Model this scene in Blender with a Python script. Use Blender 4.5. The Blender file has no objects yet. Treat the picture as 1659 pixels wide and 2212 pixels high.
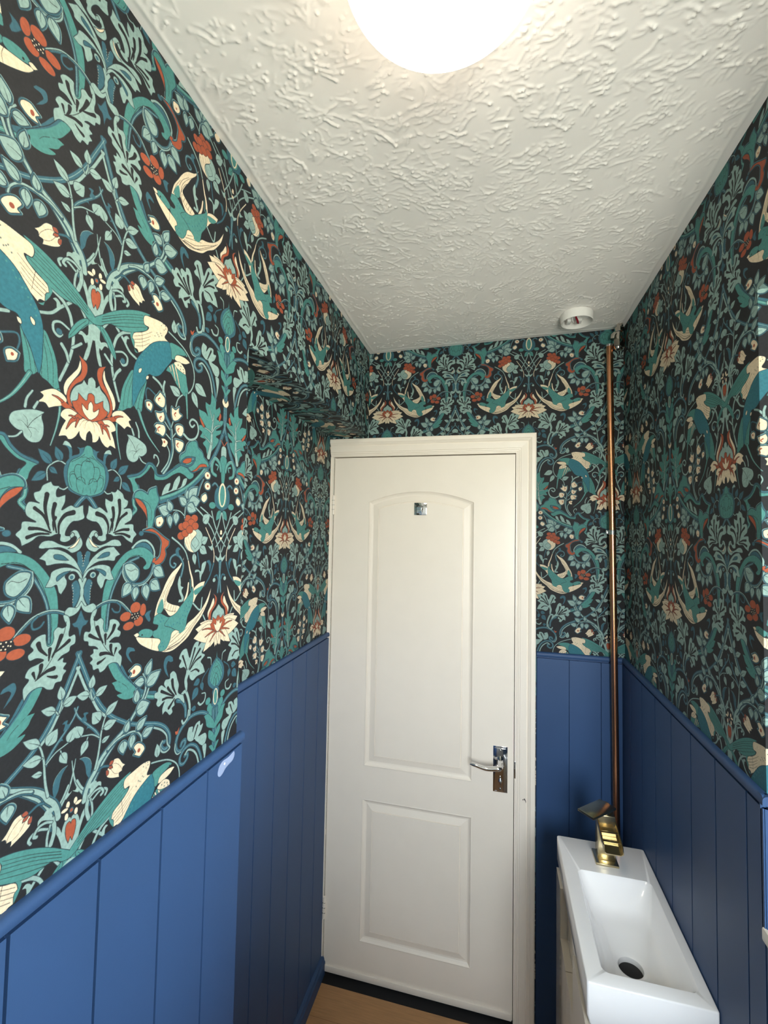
import bpy, bmesh, math, random
import numpy as np
from mathutils import Matrix, Vector

# ------------------------------------------------------------------ camera, sky, exposure
SC = bpy.context.scene
COL = SC.collection
random.seed(4)

def make_camera():
    cx, cy, cz, yaw, pit, rol, f = -0.00489, -1.70071, 1.70037, 0.243520, 0.043725, 0.018706, 969.46
    fw = Vector((-math.sin(yaw)*math.cos(pit), math.cos(yaw)*math.cos(pit), math.sin(pit)))
    rt = Vector((math.cos(yaw), math.sin(yaw), 0)); up = rt.cross(fw)
    r2 = math.cos(rol)*rt + math.sin(rol)*up; u2 = -math.sin(rol)*rt + math.cos(rol)*up
    cam = bpy.data.cameras.new('camera'); o = bpy.data.objects.new('camera', cam); COL.objects.link(o)
    m = Matrix((r2, u2, -fw)).transposed().to_4x4(); m.translation = (cx, cy, cz); o.matrix_world = m
    cam.sensor_fit = 'HORIZONTAL'; cam.sensor_width = 36; cam.lens = f*36/1659; cam.clip_start = .02
    SC.camera = o
make_camera()

SKY_STRENGTH = 50.0
LAMP_STRENGTH = 23.0
EXPOSURE = -0.34
vs = SC.view_settings
vs.view_transform = 'Standard'; vs.look = 'None'; vs.gamma = 1; vs.use_curve_mapping = False; vs.exposure = EXPOSURE

def make_world():
    w = bpy.data.worlds.new('sky'); SC.world = w; w.use_nodes = True
    nt = w.node_tree; nt.nodes.clear()
    out = nt.nodes.new('ShaderNodeOutputWorld'); bg = nt.nodes.new('ShaderNodeBackground')
    tc = nt.nodes.new('ShaderNodeTexCoord'); sx = nt.nodes.new('ShaderNodeSeparateXYZ')
    ra = nt.nodes.new('ShaderNodeValToRGB'); mr = nt.nodes.new('ShaderNodeMapRange')
    mr.inputs['From Min'].default_value = -1; mr.inputs['From Max'].default_value = 1
    nt.links.new(tc.outputs['Generated'], sx.inputs[0]); nt.links.new(sx.outputs['Z'], mr.inputs['Value'])
    nt.links.new(mr.outputs[0], ra.inputs[0])
    e = ra.color_ramp.elements
    e[0].position = .47; e[0].color = (.80, .76, .68, 1)      # ground below the horizon
    e[1].position = .52; e[1].color = (.97, .96, 1.0, 1)
    x = ra.color_ramp.elements.new(1.0); x.color = (.70, .82, 1.0, 1)
    nt.links.new(ra.outputs[0], bg.inputs[0]); bg.inputs[1].default_value = SKY_STRENGTH
    nt.links.new(bg.outputs[0], out.inputs[0])
make_world()

# room measures (metres): x right, y towards the door wall (door wall at y = 0), z up
XL, XR, XLL = -.4972, .4267, -.650        # near left wall, right wall, recessed left wall
YB, YN = -2.10, -.8923                     # wall behind the photographer, corner of the recess
ZS = 2.0774                                # underside of the beam over the recess
HD = 1.2983                                # top of the dado rail
AY, AX, AZ0, AZ1 = -.822, .76, 1.075, 2.126   # alcove in the right wall: far jamb, depth, ledge, lintel
WX0, WX1, WZ0, WZ1 = .19, .70, 1.085, 2.110   # window in the end wall behind the photographer
SY0, SY1 = -1.82, -1.28                       # side window in the alcove
def ceil_z(x): return 2.410 + (x - XL)/(XR - XL)*.0206

def window_portal(loc, rot, sx, sy):
    l = bpy.data.lights.new('window_portal', 'AREA'); l.shape = 'RECTANGLE'; l.size = sx; l.size_y = sy
    l.cycles.is_portal = True
    o = bpy.data.objects.new('window_portal', l); COL.objects.link(o); o.location = loc; o.rotation_euler = rot
window_portal(((WX0+WX1)/2, YB-.10, (WZ0+WZ1)/2), (math.radians(90), 0, 0), WX1-WX0, WZ1-WZ0)
window_portal((AX+.10, (SY0+SY1)/2, (WZ0+WZ1)/2), (0, math.radians(90), 0), WZ1-WZ0, SY1-SY0)

# ------------------------------------------------------------------ the printed wallpaper: drawn shape by shape (tenths of a mm), one half repeat
HWT,VRT=2845.0,6520.0      # half repeat (axis to axis) and drop of the paper, in tenths of a millimetre
PAL={'K':(29,30,33),'D':(31,44,51),'M':(48,86,98),'B':(42,98,110),'T':(66,120,115),'S':(127,152,146),
     'C':(203,187,160),'O':(144,72,48),'R':(134,68,50),'G':(88,100,96),'W':(190,204,196)}
def lin(c): 
    c=np.array(c)/255.; return np.where(c<=.04045,c/12.92,((c+.055)/1.055)**2.4)
def spline(pts,corners=(),closed=True,n=5):
    P=np.array(pts,float).reshape(-1,2); N=len(P); out=[]; cs=set(corners)
    for i in range(N if closed else N-1):
        p1,p2=P[i],P[(i+1)%N]
        p0=P[(i-1)%N] if (closed or i>0) else p1
        p3=P[(i+2)%N] if (closed or i+2<N) else p2
        if i in cs: p0=p1
        if (i+1)%N in cs: p3=p2
        d0,d1,d2=(max(np.linalg.norm(b-a),1e-6)**.5 for a,b in ((p0,p1),(p1,p2),(p2,p3)))
        m1=(p2-p1)+ (0 if i in cs or (p0==p1).all() else 1)*(((p1-p0)/d0-(p2-p0)/(d0+d1))*d1)
        m2=(p2-p1)+ (0 if (i+1)%N in cs or (p3==p2).all() else 1)*(((p3-p2)/d2-(p3-p1)/(d1+d2))*d1)
        for k in range(n):
            t=k/n; out.append((2*t**3-3*t*t+1)*p1+(t**3-2*t*t+t)*m1+(3*t*t-2*t**3)*p2+(t**3-t*t)*m2)
    if not closed: out.append(P[-1])
    return np.array(out)
class Paper:
    def __init__(s,w=600,ss=2):
        s.ss=ss; s.W=w*ss; s.H=int(round(w*VRT/HWT))*ss; s.k=s.W/HWT
        s.im=np.empty((s.H,s.W,3),np.float32); s.im[:]=lin(PAL['K'])
        s.pad=0
    def _views(s,P,r):
        # the paper is mirrored about both axes and repeats down the drop
        x0,x1=P[:,0].min()-r,P[:,0].max()+r; y0,y1=P[:,1].min()-r,P[:,1].max()+r
        for mx in (0,1,2):
            Q=P.copy()
            if mx==1:
                if x0>=0: continue
                Q[:,0]=-Q[:,0]
            if mx==2:
                if x1<=HWT: continue
                Q[:,0]=2*HWT-Q[:,0]
            for k in range(int(np.floor(y0/VRT)),int(np.floor(y1/VRT))+1):
                yield Q-np.array([0,k*VRT])
    def _box(s,Q,r):
        a=np.floor((Q.min(0)-r)*s.k).astype(int); b=np.ceil((Q.max(0)+r)*s.k).astype(int)+1
        a=np.maximum(a,0); b=np.minimum(b,[s.W,s.H])
        if (b<=a).any(): return None
        x=(np.arange(a[0],b[0])+.5)/s.k; y=(np.arange(a[1],b[1])+.5)/s.k
        return a,b,x,y
    def fill(s,P,col):
        c=lin(PAL[col])
        for Q in s._views(P,0):
            B=s._box(Q,0)
            if B is None: continue
            a,b,x,y=B; ins=np.zeros((len(y),len(x)),bool)
            A2=np.roll(Q,-1,0)
            for (xa,ya),(xb,yb) in zip(Q,A2):
                if ya==yb: continue
                lo,hi=(ya,yb) if ya<yb else (yb,ya)
                j0,j1=np.searchsorted(y,lo),np.searchsorted(y,hi)
                if j1<=j0: continue
                yy=y[j0:j1]; xc=xa+(yy-ya)*(xb-xa)/(yb-ya)
                ins[j0:j1]^=x[None,:]<xc[:,None]
            s.im[a[1]:b[1],a[0]:b[0]][ins]=c
    def stroke(s,P,w0,w1,col,off=0.):
        c=lin(PAL[col]); n=len(P); L=np.r_[0,np.cumsum(np.linalg.norm(np.diff(P,axis=0),axis=1))]; L/=max(L[-1],1e-6)
        Wd=w0+(w1-w0)*L
        if off:
            d=np.gradient(P,axis=0); d/=np.maximum(np.linalg.norm(d,axis=1,keepdims=True),1e-6)
            P=P+np.c_[-d[:,1],d[:,0]]*off*Wd[:,None]
        r=max(w0,w1)/2
        for Q in s._views(P,r):
            for i in range(n-1):
                B=s._box(Q[i:i+2],r)
                if B is None: continue
                a,b,x,y=B; p=Q[i];e=Q[i+1]-p; l2=max(e@e,1e-9)
                X=x[None,:]-p[0];Y=y[:,None]-p[1]
                t=np.clip((X*e[0]+Y*e[1])/l2,0,1)
                d2=(X-t*e[0])**2+(Y-t*e[1])**2
                w=(Wd[i]+(Wd[i+1]-Wd[i])*t)/2
                s.im[a[1]:b[1],a[0]:b[0]][d2<w*w]=c
    def outline(s,P,w,col):
        # round the shape, but not along the mirror axes that cut it
        Q=np.vstack([P,P[:1]]); cut=((Q[:,0]<2)|(Q[:,0]>HWT-2)); run=[]
        for i in range(len(Q)-1):
            if cut[i] and cut[i+1]:
                if len(run)>1: s.stroke(np.array(run),w,w,col)
                run=[]
            else:
                if not run: run=[Q[i]]
                run.append(Q[i+1])
        if len(run)>1: s.stroke(np.array(run),w,w,col)
    def halo(s,P,w=17):
        s.outline(P,2*w+14,'D'); s.outline(P+np.array([-5,5]),2*w,'S'); s.outline(P,2*w,'M')
    def draw(s,data):
        ln=7.
        for l in data.split('\n'):
            q=l.split('|')
            if len(q)<4: continue
            ints=lambda t:[int(v) for v in t.split(',')] if t else []
            if q[0]=='F':
                P=spline(ints(q[3]),ints(q[4]))
                if 'h' in q[2]: s.halo(P)
                s.fill(P,q[1])
                if 'o' in q[2] or 'h' in q[2]: s.outline(P,ln,'D')
            elif q[0]=='S':
                P=spline(ints(q[3]),(),False); w0,w1=ints(q[4])
                if q[1] not in 'KGRD' and max(w0,w1)>12: s.stroke(P,w0+2*ln,w1+2*ln,'D')
                s.stroke(P,w0,w1,q[1])
                if 'h' in q[2] or (q[1] in 'MT' and max(w0,w1)>34): s.stroke(P,6,6,'S',off=.40)
            elif q[0]=='L':
                x0,y0,x1,y1=ints(q[3]); wr=float(q[2]); b=np.array([x0,y0]);t=np.array([x1,y1]); d=t-b; n=np.array([-d[1],d[0]])*wr/2
                pts=[b+n*.05, b+d*.12+n*.62, b+d*.38+n*1., b+d*.7+n*.62, t, b+d*.66-n*.72, b+d*.35-n*1., b+d*.1-n*.62]
                P=spline(np.array(pts).ravel(),[4])
                if q[1]=='h': s.halo(P,15)
                col={'m':'M','t':'T','c':'C'}.get(q[1],'S')
                s.fill(P,col); s.outline(P,ln,'D')
                mid=np.array([b,b+d*.3+n*.06,b+d*.62]); s.stroke(mid,*((4,2,'R') if q[1]=='c' else (8,3,'D')))
            elif q[0]=='E':
                cx,cy=ints(q[3]); rx,ry=ints(q[4]); a=np.linspace(0,2*np.pi,28)[:-1]
                P=np.c_[cx+rx*np.cos(a),cy+ry*np.sin(a)]
                if 'h' in q[2]: s.halo(P)
                s.fill(P,q[1])
                if q[2]: s.outline(P,ln,'D')
            elif q[0]=='D':
                v=np.array(ints(q[3])).reshape(-1,2); r=int(q[2]); a=np.linspace(0,2*np.pi,9)[:-1]
                for c in v: s.fill(c+np.c_[r*np.cos(a),r*np.sin(a)]*.8,q[1])
    def result(s):
        k=s.ss; h,w=s.H//k,s.W//k
        return s.im[:h*k,:w*k].reshape(h,k,w,k,3).mean((1,3))

PATTERN = '''
S|M|h|-18,2351,32,2237,112,2057,217,1820,292,1690,397,1536,520,1400,677,1278,892,1143,1190,1029,1418,930,1583,801,1673,636,1659,515,1580,488,1508,542,1494,610,1564,607|57,57
S|S||-15,2178,35,2069,121,1885,223,1715,327,1538,439,1425|33,33
S|S||1306,926,1483,814,1599,682,1627,544,1683,463,1603,436,1512,478,1467,574,1512,636|28,23
S|M||-22,1697,23,1592,104,1494,214,1382,315,1266,358,1183|21,40
F|M||76,1532,114,1546,105,1588,150,1588,175,1567,139,1553,156,1479,117,1483|3
F|M||243,1341,175,1381,150,1363,173,1404,202,1370|2
S|S||-25,1078,-4,953,30,816,76,715,166,578|8,35
F|S||63,734,40,702,2,717,22,696,86,655|2
S|M|h|2822,6916,2725,7054,2547,7190,2378,7254,2168,7271,1974,7190,1849,7068,1822,6940,1874,6836,1959,6815,2045,6881,2042,6943,1976,6940,1947,6897|63,63
S|S||1808,6981,1802,6885,1865,6794,1960,6792|22,16
S|M|h|2547,6224,2505,6379,2431,6573,2330,6720,2169,6808,2009,6787,1930,6701,1940,6610,2021,6569,2117,6627,2113,6690,2047,6682|54,54
S|S||2452,6213,2414,6401,2352,6563,2254,6676,2123,6742,2056,6701|37,30
F|O||1797,7178,1844,7168,1888,7216,1863,7121,1816,7121|3
S|M|h|1271,4308,1588,4418,1910,4582,2162,4758,2427,5028,2653,5357,2832,5736|91,82
S|T||1260,4342,1586,4447,1897,4604,2136,4779,2395,5039|52,46
S|M||2865,6180,2867,5884,2806,5679|61,61
S|M||21,4270,69,4228,141,4139|55,55
S|M|h|810,4477,832,4388,745,4302,757,4226,778,4149,725,4069|56,56
S|T||745,4302,755,4213,803,4150,741,4083|39,39
F|M||542,2086,634,2060,789,1829,965,1633,1164,1509,1352,1432,1348,1338,1097,1426,988,1522,811,1709|
F|T||446,2094,550,2078,624,1965,741,1818,932,1619,900,1591,887,1519,773,1524,660,1582,609,1637,696,1634,585,1715,551,1780,514,1828,601,1827,689,1766,577,1851,508,1951|10,13,15
S|K||621,2027,706,1892,895,1682,948,1626|8,5
S|K||689,1766,763,1705,799,1650|6,3
S|T||1042,1478,1186,1422,1337,1363|48,48
S|M||247,6941,242,7026,296,7174,410,7334,593,7505,824,7675,1018,7821|59,39
F|S||10,6929,64,6932,102,6877,118,6813,151,6891,208,6948,202,6880,163,6799,130,6709,111,6640,92,6546,87,6423,86,6279,110,6247,82,6146,104,6071,134,5952,93,5945,59,6029,31,6161,14,6248,0,6234,0,6677|3,16,17,20
S|S||99,6417,237,6627,295,6779,288,6913,253,7019|31,26
S|S||248,6762,212,6886,228,7018,284,7174,394,7331,592,7515,823,7692,1021,7833,1126,7946,1188,8071|51,28
F|S||242,7075,343,7150,409,7128,418,7067,376,7098,316,7078,259,7035|3
S|S||293,6965,396,7017,475,7009,512,6970,487,6925|24,31
F|O|o|15,6885,54,6876,71,6813,59,6722,26,6639,0,6701,0,6776,0,6846|4
E|M||0,7009|29,32
E|O||0,7009|19,20
E|C|o|50,7095|27,42
E|C|o|91,7051|47,24
E|C|o|63,6963|27,43
S|S||57,7324,119,7215,196,7124,227,7080|28,23
F|S||78,6222,115,6261,184,6282,219,6228,165,6234,113,6158|3
S|S||333,6559,459,6438,560,6325,703,6264|36,31
F|S||444,6431,471,6494,517,6520,554,6494,512,6473,499,6416|3
S|S||577,6599,438,6531,345,6427,306,6310,279,6176,285,6030,323,5858,425,5591|41,33
S|S||171,6127,224,6080,285,6030|31,31
S|S||420,6017,363,5946,324,5846|41,31
S|S||340,6231,453,6267,531,6223,523,6131,462,6095,426,6133|23,33
E|M|o|459,6151|40,39
S|S||1019,6122,1153,6069,1246,5972,1285,5812,1302,5674|34,42
S|S||1257,6132,1236,6054,1237,5969|34,39
S|S||1302,6927,1449,6886,1670,6801,1862,6644,1931,6466,1917,6289,1821,6135,1668,6054,1565,5952,1519,5820|21,21
S|D||191,598,238,697,314,783,377,879,485,969,614,1043,779,1132,950,1292,1063,1419,1125,1568,1108,1705|115,55
S|M||191,598,238,697,314,783,377,879,485,969,614,1043,779,1132,950,1292,1063,1419,1125,1568,1108,1705|100,45
S|S||170,498,191,598,238,697,314,783,377,879,485,969,614,1043,779,1132,950,1292,1063,1419,1125,1568,1108,1705,1060,1786|63,20
S|M||500,962,615,1018,753,1038,932,1016,1019,962,1078,885,1087,823|44,44
S|S||499,974,615,1028,752,1046,931,1027,1018,971,1074,893,1087,823|25,20
S|S||312,819,345,952,365,1093,379,1227,398,1312,439,1425,514,1504|31,17
S|S||353,1191,247,1271,153,1300,82,1319|15,13
S|S||181,1266,169,1237|14,12
S|S||223,1715,199,1792,195,1861|26,12
S|S||236,1710,274,1760|19,12
S|S||397,1278,439,1296|17,12
L||0.62|195,1861,222,2030
L||0.55|268,1751,449,1828
L||0.6|173,1783,-10,1839
L||0.5|438,1444,634,1566
L||0.85|349,1396,229,1547
L||0.6|411,1284,626,1310
L||0.55|392,1110,522,1148
L||0.8|82,1317,2,1476
L||0.62|176,1234,91,1076
L|h|0.62|783,1068,838,1218
L|h|0.55|982,1023,1162,1143
L|h|0.6|1101,889,1309,938
L|h|0.85|749,965,758,794
L|h|0.6|920,985,891,802
L|h|0.55|1124,1747,1221,1942
L|h|0.6|1140,1603,1412,1736
L|h|0.7|1087,1670,907,1701
L|h|0.6|960,1416,958,1603
L|h|0.85|967,1292,1210,1327
F|M||77,1049,154,1036,230,970,257,891,251,814,229,744,186,814,167,912,131,997|0,5
S|S||80,1050,154,1037,229,975,256,903|5,3
F|S||222,632,273,670,334,658,362,592,322,618,270,601|3
S|S||246,495,327,534,410,526,453,456,422,438|24,34
F|C|oh|849,1919,914,1948,1001,1908,1018,1851,955,1804,889,1792,811,1807,853,1848,806,1900|6,8
E|R||888,1865|24,31
F|M||853,1994,775,2072,731,2159,758,2234,866,2201,889,2157,811,2164,780,2134,816,2061|0,4
F|C|oh|944,797,1009,827,1107,768,1150,690,1105,646,1063,624,1002,658,950,692,985,714|7
E|R||1041,714|28,29
S|M||362,770,424,786,519,751|26,22
F|C|o|583,792,674,781,753,679,806,633,760,621,746,578,700,571,707,513,565,571,497,626,500,702,541,753|3,7
S|K||541,740,631,733,728,637,749,589|5,4
S|K||543,716,623,604,701,567|5,4
F|R|o|526,754,553,800,605,787,585,749|2
F|R|o|520,739,579,728,591,692,544,698|2
F|R|o|485,709,522,690,525,642,492,635|
S|S||1850,7673,1991,7744,2029,7716,2071,7640,2126,7472,2130,7319|53,47
S|M||1827,7661,1938,7606,2018,7485,2034,7332|80,54
S|K||1807,7604,1916,7564,1978,7450,1986,7311|9,8
S|S||1949,7286,1984,7230,2079,7280,2110,7399|38,32
F|S|o|1964,1175,1827,1266,1842,1377,1797,1493,1766,1582,1699,1641,1628,1616,1622,1547,1530,1554,1499,1501,1537,1433,1445,1501,1388,1482,1368,1427,1315,1424,1304,1361,1369,1311,1349,1250,1404,1189,1480,1216,1523,1229,1481,1133,1490,1035,1548,1066,1589,1036,1654,972,1715,996,1700,1065,1756,1088,1747,1163,1832,1169,1994,1031|0,22
S|K||1785,1243,1703,1393,1682,1500|22,62
S|K||1743,1244,1611,1381,1588,1416|23,47
S|K||1733,1233,1552,1344,1450,1406|23,47
S|K||1713,1218,1577,1266,1487,1269|23,41
S|K||1746,1192,1676,1131,1627,1093|23,53
F|S|o|2001,7782,1968,7925,2009,8076,1943,8151,1865,8155,1827,8196,1876,8272,1820,8319,1891,8428,1995,8439,2029,8378,2085,8265,2153,8419,2227,8490,2313,8479,2299,8403,2416,8474,2508,8437,2452,8329,2401,8272,2493,8206,2382,8126,2447,8045,2511,7904,2395,7900,2288,7896,2185,7860,2105,7917,2081,7986,2043,7916,2054,7842,2041,7722|23
S|K||2071,8078,2139,8213,2212,8387|18,43
S|K||2096,8075,2241,8246,2348,8344|19,45
S|K||2097,8059,2246,8173,2377,8208|19,38
S|K||2026,8085,1957,8240,1908,8339|19,38
S|K||2125,8025,2254,8028,2337,7971|16,38
F|M||1600,1568,1513,1678,1476,1815,1511,1896,1591,1911,1670,1861,1680,1801,1617,1804,1575,1830,1539,1755|0,5
F|S|o|2218,6843,2114,6900,2090,7003,2127,7110,2236,7079,2223,6992,2308,7095,2420,7104,2432,7025,2506,7029,2465,6921,2388,6858,2456,6850,2587,6830,2623,6741,2551,6634,2438,6692,2381,6755,2325,6801,2283,6851|3
S|K||2268,6870,2316,6963,2358,7046|16,38
F|S|o|2509,6642,2613,6634,2611,6464,2553,6222,2556,6446|3
S|M||2616,7934,2455,7812,2409,7654|17,14
L|m|0.7|2373,7813,2204,7771
L|m|0.7|2326,7698,2179,7529
L|m|0.6|2417,7759,2467,7597
L|m|0.7|2292,7367,2161,7390
S|S||2442,7560,2541,7528,2520,7408,2412,7378,2355,7428|16,38
S|S||2576,8138,2664,8106,2686,7977|27,10
F|M||2845,8193,2828,8083,2743,8014,2660,7929,2601,7797,2612,7664,2689,7578,2817,7511,2845,7589,2845,8216|0
F|T||2845,8180,2845,8076,2746,7954,2667,7811,2674,7692,2752,7606,2844,7550,2845,7624,2845,8216|0
S|K||2670,7760,2749,7903,2863,8011|8,5
S|K||2690,7665,2754,7817,2839,7902,2908,7908|8,5
S|K||2766,7612,2803,7752,2896,7813|9,5
S|K||2844,7559,2838,7662,2895,7723|9,5
S|K||2788,7993,2830,8049,2903,8103|9,5
F|M|o|2845,7562,2744,7484,2765,7384,2728,7255,2776,7196,2845,7182,2845,7253|
E|C||2845,7370|72,146
E|T||2845,7370|51,129
E|T|o|2627,7360|73,64
E|T|o|2672,7232|68,74
E|T|o|2845,7099|64,79
E|T|o|2959,7144|67,87
S|M||2898,7156,2882,6902,2874,6635,2873,6301|76,59
F|T|o|2845,6804,2768,6835,2613,6925,2577,7048,2522,7137,2634,7139,2756,7031,2845,6902|4
F|T|o|2845,6556,2781,6605,2674,6707,2681,6830,2802,6751,2845,6679|
F|T|o|2845,6340,2792,6417,2698,6543,2785,6536,2845,6443|
F|C|o|2768,6326,2744,6246,2800,6176,2845,6171,2845,6235,2845,6305,2845,6240,2815,6267|0
F|T|o|102,6623,232,6723,406,6834,624,6939,791,6990,915,7005,846,6956,787,6914,790,6861,810,6816,872,6804,857,6757,740,6681,577,6602,437,6559,330,6561,270,6565,184,6538,90,6470,-56,6423,-178,6298,-181,6349,-73,6480|20,21
S|K||111,6597,455,6796,777,6939|6,4
S|K||105,6564,457,6763,779,6897|7,4
S|K||100,6526,459,6725,790,6864|6,4
S|K||143,6515,461,6679,818,6827|6,4
S|K||299,6566,542,6657,846,6793|7,4
F|T|o|90,6470,161,6445,268,6332,344,6170,342,6113,261,6193,152,6344,85,6423|4
S|K||119,6438,225,6314,329,6158|5,4
F|T||565,6587,642,6621,656,6364,715,6363,672,6383,628,6431,579,6515|
F|C|o|808,6948,971,6988,1159,7006,1273,6972,1264,6895,1219,6804,1332,6758,1274,6719,1175,6714,1027,6651,921,6566,855,6471,723,6371,700,6408,645,6412,635,6512,600,6537,626,6613,773,6692,874,6771,893,6814,813,6818,789,6874|12,14,16
S|K||631,6574,776,6646,964,6777|5,4
S|K||634,6528,779,6594,932,6694|6,4
S|K||641,6482,781,6548,917,6646|5,4
S|K||676,6451,801,6503,920,6593|6,4
S|K||765,6682,778,6600,794,6473|5,4
D|G|12|1056,6803,1130,6829,1018,6742,1099,6769,1155,6805,1175,6996,1223,6978,1199,6910,1075,6784,1142,6955,1231,6939
F|T|o|638,6095,533,5942,465,5767,443,5596,418,5451,451,5454,511,5489,572,5531,635,5555,673,5598,726,5554,777,5541,823,5553,838,5684,864,5839,894,6038,782,5907|
S|K||625,6038,525,5799,496,5485|5,4
S|K||637,5964,589,5793,557,5514|5,4
S|K||651,5865,643,5706,635,5555|5,4
S|K||880,6020,790,5777,751,5554|6,4
S|K||832,5937,740,5748,699,5579|5,4
F|B|o|888,6525,991,6629,1156,6720,1331,6765,1379,6653,1396,6529,1274,6353,1147,6194,1037,6139,928,6131,881,6007,785,5855,711,5674,666,5583,641,5732,640,5900,646,6098,680,6229,757,6364|
D|T|13|791,6364,857,6444,924,6512,994,6568,1065,6626,1139,6670,1215,6695,745,6280,826,6365,893,6438,961,6507,732,6208,795,6299
F|T|o|1331,6765,1475,6796,1649,6777,1747,6709,1655,6685,1484,6629,1447,6548,1385,6539,1369,6649|
F|C|o|1484,6629,1656,6666,1781,6645,1812,6626,1706,6568,1553,6544,1457,6552|3
D|K|15|1694,6703
F|T|o|1440,6486,1516,6441,1715,6399,1757,6268,1792,6126,1713,6041,1599,6111,1488,6194,1378,6303,1273,6309,1313,6381|9
S|C||1401,6443,1448,6342,1486,6223|23,12
S|C||1474,6440,1535,6299,1593,6139|23,12
S|C||1352,6403,1386,6335|20,8
F|C|o|1439,6494,1574,6552,1700,6477,1720,6396,1626,6405,1495,6440|3
D|G|16|1535,6492,1599,6494,1656,6461,1591,6445,1670,6421
S|T||1751,6083,1776,5922,1800,5701|48,22
S|T||427,5469,404,5251,431,5046,494,4814|35,10
S|T||767,5561,854,5397,968,5235,1202,5037|47,10
F|C|o|738,6098,744,6146,788,6176,795,6151,763,6094|2
F|C|o|879,6047,894,6099,938,6107,914,6052|2
L||0.6|1424,6959,1401,7170
L||0.6|1604,6023,1364,6110
L||0.55|1963,6323,2274,6198
L||0.5|1900,6175,2058,5935
F|S||3,5769,48,5729,59,5650,111,5697,134,5650,222,5581,274,5474,266,5362,205,5382,0,5322,0,5733|0,3
F|C|o|175,5923,202,5817,272,5718,344,5617,371,5526,353,5447,328,5440,312,5534,255,5639,177,5760,155,5837|
F|O|o|85,5914,200,5983,156,5886,158,5766,232,5669,295,5566,327,5464,320,5388,294,5327,243,5326,282,5415,276,5511,221,5605,133,5680,79,5775,68,5849|1,8
F|C|o|320,5376,361,5433,481,5471,577,5433,648,5384,605,5356,672,5265,585,5281,536,5234,461,5271,383,5302|4,6,8
F|O||169,5268,293,5333,394,5376,386,5309,282,5277|
S|O||380,5357,439,5385,501,5394|29,4
F|C|o|0,5221,102,5227,196,5274,281,5295,356,5265,393,5187,326,5141,367,5058,406,4938,314,4961,284,4929,243,4936,184,4984,142,5053,134,5010,96,4967,47,4953,34,5047,0,5089,0,5094|6,8,10,13,16,18
S|O||142,5243,193,5202,253,5155,312,5046|72,4
S|O||166,5195,183,5139,195,5094|31,4
S|O||214,5207,259,5217,285,5211|24,4
S|K||29,5221,97,5191,147,5107|5,2
S|K||22,5220,58,5170,69,5096|5,2
F|O|o|0,5566,42,5544,63,5453,176,5518,188,5429,257,5393,236,5333,169,5270,102,5237,0,5219,0,5553|0,3,5
F|C|o|0,5464,31,5421,42,5342,124,5402,110,5324,60,5262,0,5231,0,5439|0,3
F|S|o|580,5174,689,5175,825,5138,933,5079,952,4989,872,4917,812,4911,790,4852,717,4808,626,4829,584,4911,584,5025,610,5120|0,6
S|K||601,5150,704,5049,764,4955|6,5
S|K||758,4961,831,5020,866,5013|5,2
S|K||763,4966,770,5048,811,5089|5,3
S|K||758,4961,684,4967,637,4933|5,2
S|K||754,4954,712,4894,723,4857|5,3
S|S||821,4900,876,4842,965,4818|20,15
S|S||664,5267,701,5191|24,29
S|S||727,5373,783,5275,797,5179|19,29
S|M||1306,4726,1417,4884,1486,5112,1458,5310,1436,5451,1327,5597,1251,5706|62,50
S|S||1306,4726,1427,4885,1497,5100,1471,5313,1451,5440|29,17
S|S||1266,4749,1395,4923,1417,5071,1357,5168|23,17
S|S||1480,5592,1435,5465|20,17
S|S||1543,5402,1465,5312|21,18
S|S||1281,5529,1407,5422|20,17
S|S||1311,5351,1436,5277|20,17
S|M||1089,5870,921,5928,889,5863,913,5749|19,16
F|C|oh|1087,5842,1126,5881,1170,5944,1230,5913,1277,5870,1268,5753,1231,5726,1153,5735,1075,5783|0,2
F|C|oh|897,5720,967,5744,1027,5707,1002,5608,919,5643|0,3
F|C|oh|1099,5623,1178,5627,1254,5664,1283,5601,1262,5521,1205,5493,1141,5536|0,2
F|C|oh|1434,5788,1512,5762,1598,5830,1599,5741,1677,5712,1563,5610,1480,5592,1433,5683|0,2,4
F|C|oh|1092,5411,1131,5453,1285,5459,1314,5394,1264,5295,1196,5312,1116,5319,1136,5368|1,6
F|C|oh|1533,5505,1610,5546,1702,5534,1718,5455,1663,5373,1575,5394|
F|C|o|1228,5251,1296,5262,1374,5221,1323,5137,1244,5136,1264,5199|0,4
F|C|oh|1538,5298,1624,5300,1730,5277,1717,5199,1645,5114,1557,5155|0
S|R||1169,5852,1138,5829,1149,5804|22,14
E|R||956,5691|17,19
S|R||1215,5583,1182,5554,1203,5531|22,14
S|R||1525,5721,1495,5692,1518,5661|25,15
S|R||1190,5420,1150,5385,1175,5349|25,14
S|R||1613,5491,1583,5455,1605,5430|22,14
E|R||1299,5213|19,20
S|R||1605,5252,1575,5217,1609,5186|26,15
F|M||0,4903,54,4876,123,4842,126,4784,218,4739,290,4654,317,4560,299,4437,247,4336,153,4290,0,4277|
F|T|o|0,4903,47,4887,73,4822,128,4749,229,4681,265,4578,265,4458,232,4359,152,4308,0,4289|
S|K||-28,4701,23,4714,71,4687,95,4614,88,4532,70,4460,13,4419|6,5
S|K||82,4648,154,4644,182,4567,143,4480,90,4462|6,5
S|K||26,4420,42,4480,101,4504,143,4468,141,4385,111,4318|6,5
S|K||143,4468,174,4525,227,4513,235,4442,204,4368|6,5
S|K||-30,4729,34,4757,88,4742|6,5
S|K||52,4783,129,4725,222,4668|6,5
S|K||48,4376,58,4308|4,3
S|K||180,4555,222,4548,245,4503|5,4
F|M||68,4809,63,4831,122,4854,161,4858,111,4816,129,4737|0,3
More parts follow.
